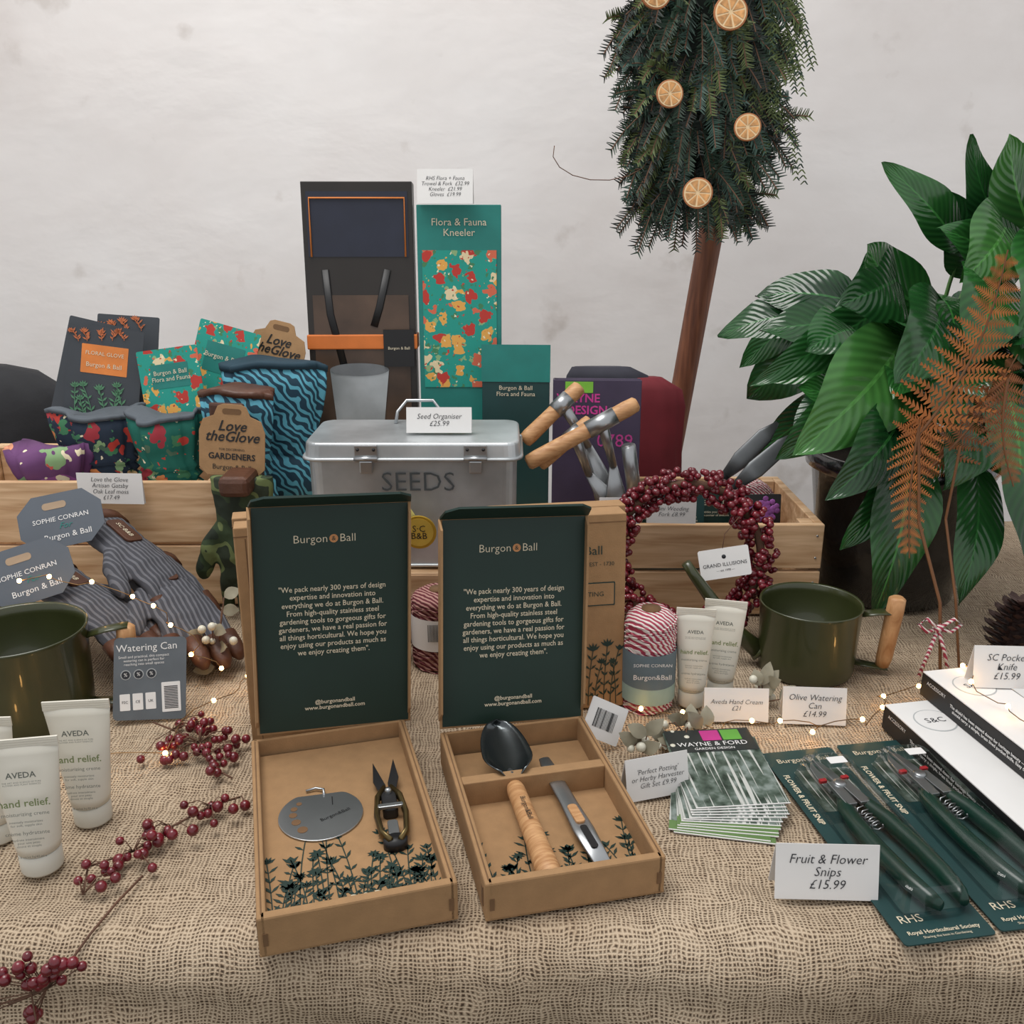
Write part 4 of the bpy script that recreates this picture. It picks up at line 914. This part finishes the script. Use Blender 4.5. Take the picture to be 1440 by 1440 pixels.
def pile(name,loc,pts,m,r):
    g=root(name,loc); secs=[(z,a,b,cx,cy) for z,a,b,cx,cy in pts]
    loft('draped_cloth',secs,m,g,n=72,ruffle=lambda t,k:r*math.sin(t*5+k*.5)+r*.5*math.sin(t*11+k*.9)); return g
pile('black_padded_jacket',(-.97,1.74,0),[(0.001,.14,.07,0,0),(.05,.16,.08,0,0),(.10,.15,.075,0,0),(.15,.17,.08,0,0),(.20,.155,.075,0,0),(.245,.165,.075,0,0),(.28,.14,.065,-.005,0),(.305,.11,.05,-.01,0),(.318,.06,.03,-.02,0)],mat('black_fabric','#1b1c20',.8,bump=.6,bscale=40),.035)
pile('folded_clothing',(.242,1.655,0),[(0.001,.06,.02,0,0),(.09,.065,.024,0,0),(.18,.06,.022,0,0),(.26,.062,.022,0,0),(.29,.055,.02,0,0),(.312,.03,.012,-.01,0)],mat('dark_red_cloth','#6e1f28',.85),.05)
pile('folded_clothing',(.165,1.655,0),[(0.001,.07,.018,0,-.0),(.1,.078,.02,0,0),(.2,.075,.02,0,0),(.28,.078,.02,0,0),(.315,.07,.018,0,0),(.33,.05,.01,-.01,0)],mat('charcoal_cloth','#33333d',.85),.05)

# ---------------- boxed gifts behind tin
K=stand((-.245,1.545,0.001),R(2),R(3),'kneeler_gift_pack')
box('pack_box',(.175,.635,.05),(0,.3175,-.025),mat('pack_dark','#26221f',.4,noise=.2,nscale=8),K)
box('photo_panel',(.155,.34,.001),(0,.29,.0008),mat('pack_photo_print','#4c3b2f',.3,noise=.55,nscale=9),K,bev=0)
box('header_panel',(.16,.10,.001),(0,.57,.0008),mat('navy_header','#1f2434',.5),K,bev=0)
tube('orange_piping',[(-.075,.52,.003),(-.075,.61,.003),(.075,.61,.003),(.075,.52,.003)],.0015,ORG,K,6)
tube('print_strap',[(-.055,.50,.002),(-.05,.43,.002),(-.03,.34,.002)],[(.006,.001)]*3,BLACK,K,8,up=(0,0,1)); tube('print_strap',[(.045,.50,.002),(.03,.44,.002),(.02,.41,.002)],[(.006,.001)]*3,BLACK,K,8,up=(0,0,1))
box('orange_band',(.18,.024,.056),(0,.385,-.024),mat('orange_elastic','#cc702f',.6),K,bev=.002)
plate('pail_print',[(-.045,.22),(.028,.22),(.042,.34),(-.055,.34)],.001,GALV,K,(0,0,.002))
plate('pail_rim_print',[(x-.0065,y*.22+.34) for x,y in circ(.0485,28)],.001,mat('pail_dark','#6b6f72',.5),K,(0,0,.0032))
box('black_label',(.05,.06,.002),(.06,.375,.006),BLACK,K,bev=0); text('Burgon & Ball',.0065,(.06,.375,.0075),CREAM,K)
K2=stand((-.085,1.55,.001),0,R(3),'teal_gift_pack')
box('pack_box',(.135,.60,.04),(0,.30,-.02),TEAL,K2); box('floral_panel',(.12,.22,.001),(0,.42,.0008),TF,K2,bev=0); text('Flora & Fauna\nKneeler',.016,(0,.565,.0018),CREAM,K2)
price_card(['RHS Flora + Fauna','Trowel & Fork  £32.99','Kneeler  £21.99','Gloves  £19.99'],(-.105,1.56,.6015),.088,.052,R(-4),.0092,lean=R(8))
K3=stand((.005,1.51,.001),R(-3),R(4),'teal_gift_pack')
box('pack_box',(.11,.375,.035),(0,.1875,-.0175),DTEAL,K3); text('Burgon & Ball\nFlora and Fauna',.010,(0,.31,.001),CREAM,K3); box('teal_band',(.112,.06,.001),(0,.355,.0008),TEAL,K3,bev=0)
K4=stand((.138,1.50,.001),R(-3),R(4),'purple_hardback_book')
PC=mat('purple_cover','#3b3148',.5)
box('book_block',(.135,.325,.022),(0,.1635,-.012),WHITE,K4); box('cover_front',(.142,.33,.003),(0,.165,.0),PC,K4); box('cover_back',(.142,.33,.003),(0,.165,-.0245),PC,K4); box('spine',(.003,.33,.027),(-.071,.165,-.0122),PC,K4)
text('WAYNE\nE DESIGN',.0195,(-.066,.290,.002),mat('pink_print2','#c2388a',.5),K4,bold=.0004,align='LEFT'); text('0789',.03,(.03,.23,.002),mat('pink_print3','#b13a82',.5),K4)
box('lime_square',(.045,.018,.0008),(-.03,.318,.002),mat('lime_print2','#79b83c',.5),K4,bev=0)

# ---------------- hand tools in right crate
def handtool(p0,p1,neck,tip,nm='hand_fork',r=.0125):
    g=root(nm,(0,0,0)); p0=Vector(p0);p1=Vector(p1);d=(p1-p0)
    pts=[p0+d*u for u in(0,.02,.1,.5,.9,.98,1)]
    tube('wooden_handle',pts,[r*.6,r*.92,r,r*.92,r,r*.92,r*.6],BEECHX,g,18)
    tube('steel_socket',[p0+d*.55,p0+d*.8],[r*1.06,r*1.06],STEEL,g,18)
    n=Vector(neck);t=Vector(tip); m=p0+d*.68
    tube('steel_neck',[m,(m+n)/2,n],[.009,.0075,.006],STEEL,g,14)
    tube('tool_blade',[n,(n+t)/2,t],[(.006,.003),(.022,.002),(.012,.0015)],STEEL,g,12,up=(0,-1,.3))
handtool((.022,1.355,.235),(.185,1.375,.322),(.155,1.40,.22),(.175,1.42,.06))
handtool((.018,1.41,.255),(.105,1.44,.335),(.12,1.44,.24),(.19,1.48,.06))
handtool((.04,1.385,.225),(.12,1.40,.29),(.12,1.42,.20),(.22,1.45,.06),'hand_hoe')
tube('steel_dibber',[(.175,1.385,.255),(.185,1.395,.20),(.200,1.43,.10)],[.011,.011,.009],STEEL,n=16)
def trow(p0,p1):
    g=root('steel_hand_trowel',(0,0,0)); p0=Vector(p0);p1=Vector(p1)
    tube('blade',[p0,p0*.75+p1*.25,p0*.3+p1*.7,p1],[(.003,.001),(.013,.0015),(.015,.0015),(.008,.003)],mat('dull_steel','#6c6f71',.4,.8),g,14,up=(0,-1,.5))
    tube('handle',[p1,p1+(p1-p0)*.6],[.008,.01],BLACK,g,12)
trow((.455,1.47,.255),(.36,1.45,.175)); trow((.43,1.50,.265),(.35,1.49,.18))
for i,(x,y,m_,l) in enumerate([(.19,1.385,GRN,'THANK YOU'),(.255,1.375,DTEAL,'FOR YOU'),(.31,1.40,GRN,'THE BEE GARDEN')]):
    g=stand((x,y,.02),R(-3+2*i),R(10),'seed_packet'); plate('packet',rrect(.085,.155,.002),.002,m_,g,(0,.0775,0)); text(l,.011,(0,.135,.003),CREAM,g); text('A packet entitles you to plant\nand enjoy a summer of blooms',.0052,(0,.118,.003),CREAM,g)
g=stand((.378,1.38,.015),R(2),R(8),'flower_seed_packet'); plate('packet',rrect(.08,.160,.002),.002,BLACK,g,(0,.08,0))
a=Acc(); rnd=random.Random(1)
for i in range(60): a.sphere((rnd.gauss(0.012,.011),.135+max(-.02,min(.018,rnd.gauss(0,.009))),.003),.005,0,8,5,(1,1,.2))
a.done('printed_blossom',mat('purple_bloom','#8a4a90',.6,noise=.4,nscale=80),g)
g=root('twine_ball',(.39,1.49,.13)); a=Acc()
for k in range(60):
    ax=Vector((rnd.gauss(0,1),rnd.gauss(0,1),rnd.gauss(0,1))).normalized(); u=ax.orthogonal().normalized(); w=ax.cross(u); rr=.042
    a.tube([(u*math.cos(t*math.pi/9)+w*math.sin(t*math.pi/9))*rr for t in range(19)],.0024,0,5)
a.sphere((0,0,0),.041,0,20,14); a.done('wound_twine',TWR,g)

# ---------------- right edge bits
g=root('pine_cone',(.685,1.17,0)); a=Acc()
for i in range(120):
    u=i/120; z=.012+.085*u; r=.032*math.sin(math.pi*(.18+.75*u))+.003; t=i*2.399
    c=Vector((r*math.cos(t),r*math.sin(t),z)); o=Vector((math.cos(t),math.sin(t),.5)).normalized(); s=Vector((-math.sin(t),math.cos(t),0))
    a.add([c-s*.007-o*.012,c+s*.007-o*.012,c+s*.006+o*.006,c+o*.010+Vector((0,0,.002)),c-s*.006+o*.006,c+Vector((0,0,-.004))],[(0,1,2,3,4),(0,5,1),(1,5,2),(2,5,3),(3,5,4),(4,5,0)])
a.tube([(0,0,.0),(0,0,.095)],[.02,.006],0,10); a.done('scales',mat('cone_brown','#3b2620',.7,noise=.4),g,smooth=False)
g=root('twine_bow',(.560,1.135,.02)); a=Acc()
for s in(-1,1):
    a.tube([(0,0,.05),(s*.018,-.004,.066),(s*.028,-.004,.058),(s*.016,-.004,.047),(0,0,.05)],.0025,0,6); a.tube([(0,0,.05),(s*.01,-.006,.02),(s*.02,-.008,-.016)],.0025,0,6)
a.done('bow',TWR,g); tube('knot',[(-.005,0,.048),(.005,0,.052)],.005,TWR,g)
def lights():
    g=root('fairy_light_string',(0,0,0)); EM=emis('warm_led','#ffc070',26); WI=mat('copper_wire','#8a6a45',.4,.8)
    def string(P,st=4):
        pts=[]
        for i in range(len(P)-1):
            A,B=Vector(P[i]),Vector(P[i+1])
            for k in range(6):
                u=k/6; pts.append(A.lerp(B,u)+Vector((.01*math.sin(u*math.pi*2+i),.008*math.sin(u*math.pi),.008*math.sin(math.pi*u))))
        tube('wire',pts,.0006,WI,g,5); a=Acc()
        for p in pts[::st]: a.sphere(p,.0030,0,8,6)
        a.done('bulbs',EM,g)
    string([(-.56,.90,.012),(-.50,.88,.010),(-.40,.93,.012),(-.35,1.08,.012),(-.30,1.12,.012)],4)
    string([(-.62,1.105,.150),(-.56,1.115,.140),(-.50,1.13,.118),(-.445,1.115,.090),(-.405,1.10,.05),(-.375,1.09,.010)],4)
    string([(.115,1.0,.012),(.19,1.015,.012),(.235,.975,.012),(.31,.985,.012),(.36,.975,.012),(.43,.99,.012),(.47,1.06,.012),(.55,1.07,.012),(.62,1.06,.02)],4)
    string([(.545,1.03,.070),(.535,.94,.070),(.56,.86,.070),(.60,.82,.068)],4)
lights()

# ---------------- light & camera
W=bpy.data.worlds.new('World'); SC.world=W; W.use_nodes=True
bg=W.node_tree.nodes['Background']; bg.inputs[0].default_value=(.98,.98,1,1); bg.inputs[1].default_value=.74
def area(name,loc,target,size,e,col=(1,1,1)):
    l=bpy.data.lights.new(name,'AREA'); l.energy=e; l.size=size; l.color=col; l.shape='SQUARE'
    o=bpy.data.objects.new(name,l); link(o); o.location=loc; d=Vector(target)-Vector(loc); o.rotation_euler=d.to_track_quat('-Z','Y').to_euler(); return o
area('marquee_roof_daylight',(-.6,1.0,2.5),(0,1.4,0),1.4,52,(1,.975,.94))
cam=bpy.data.cameras.new('camera'); co=bpy.data.objects.new('camera',cam); link(co)
co.location=(0,0,.6); co.rotation_euler=(R(90-18),0,0); cam.lens=33.25; cam.sensor_width=36; cam.clip_start=.02
SC.camera=co
SC.view_settings.view_transform='Standard'; SC.view_settings.look='None'
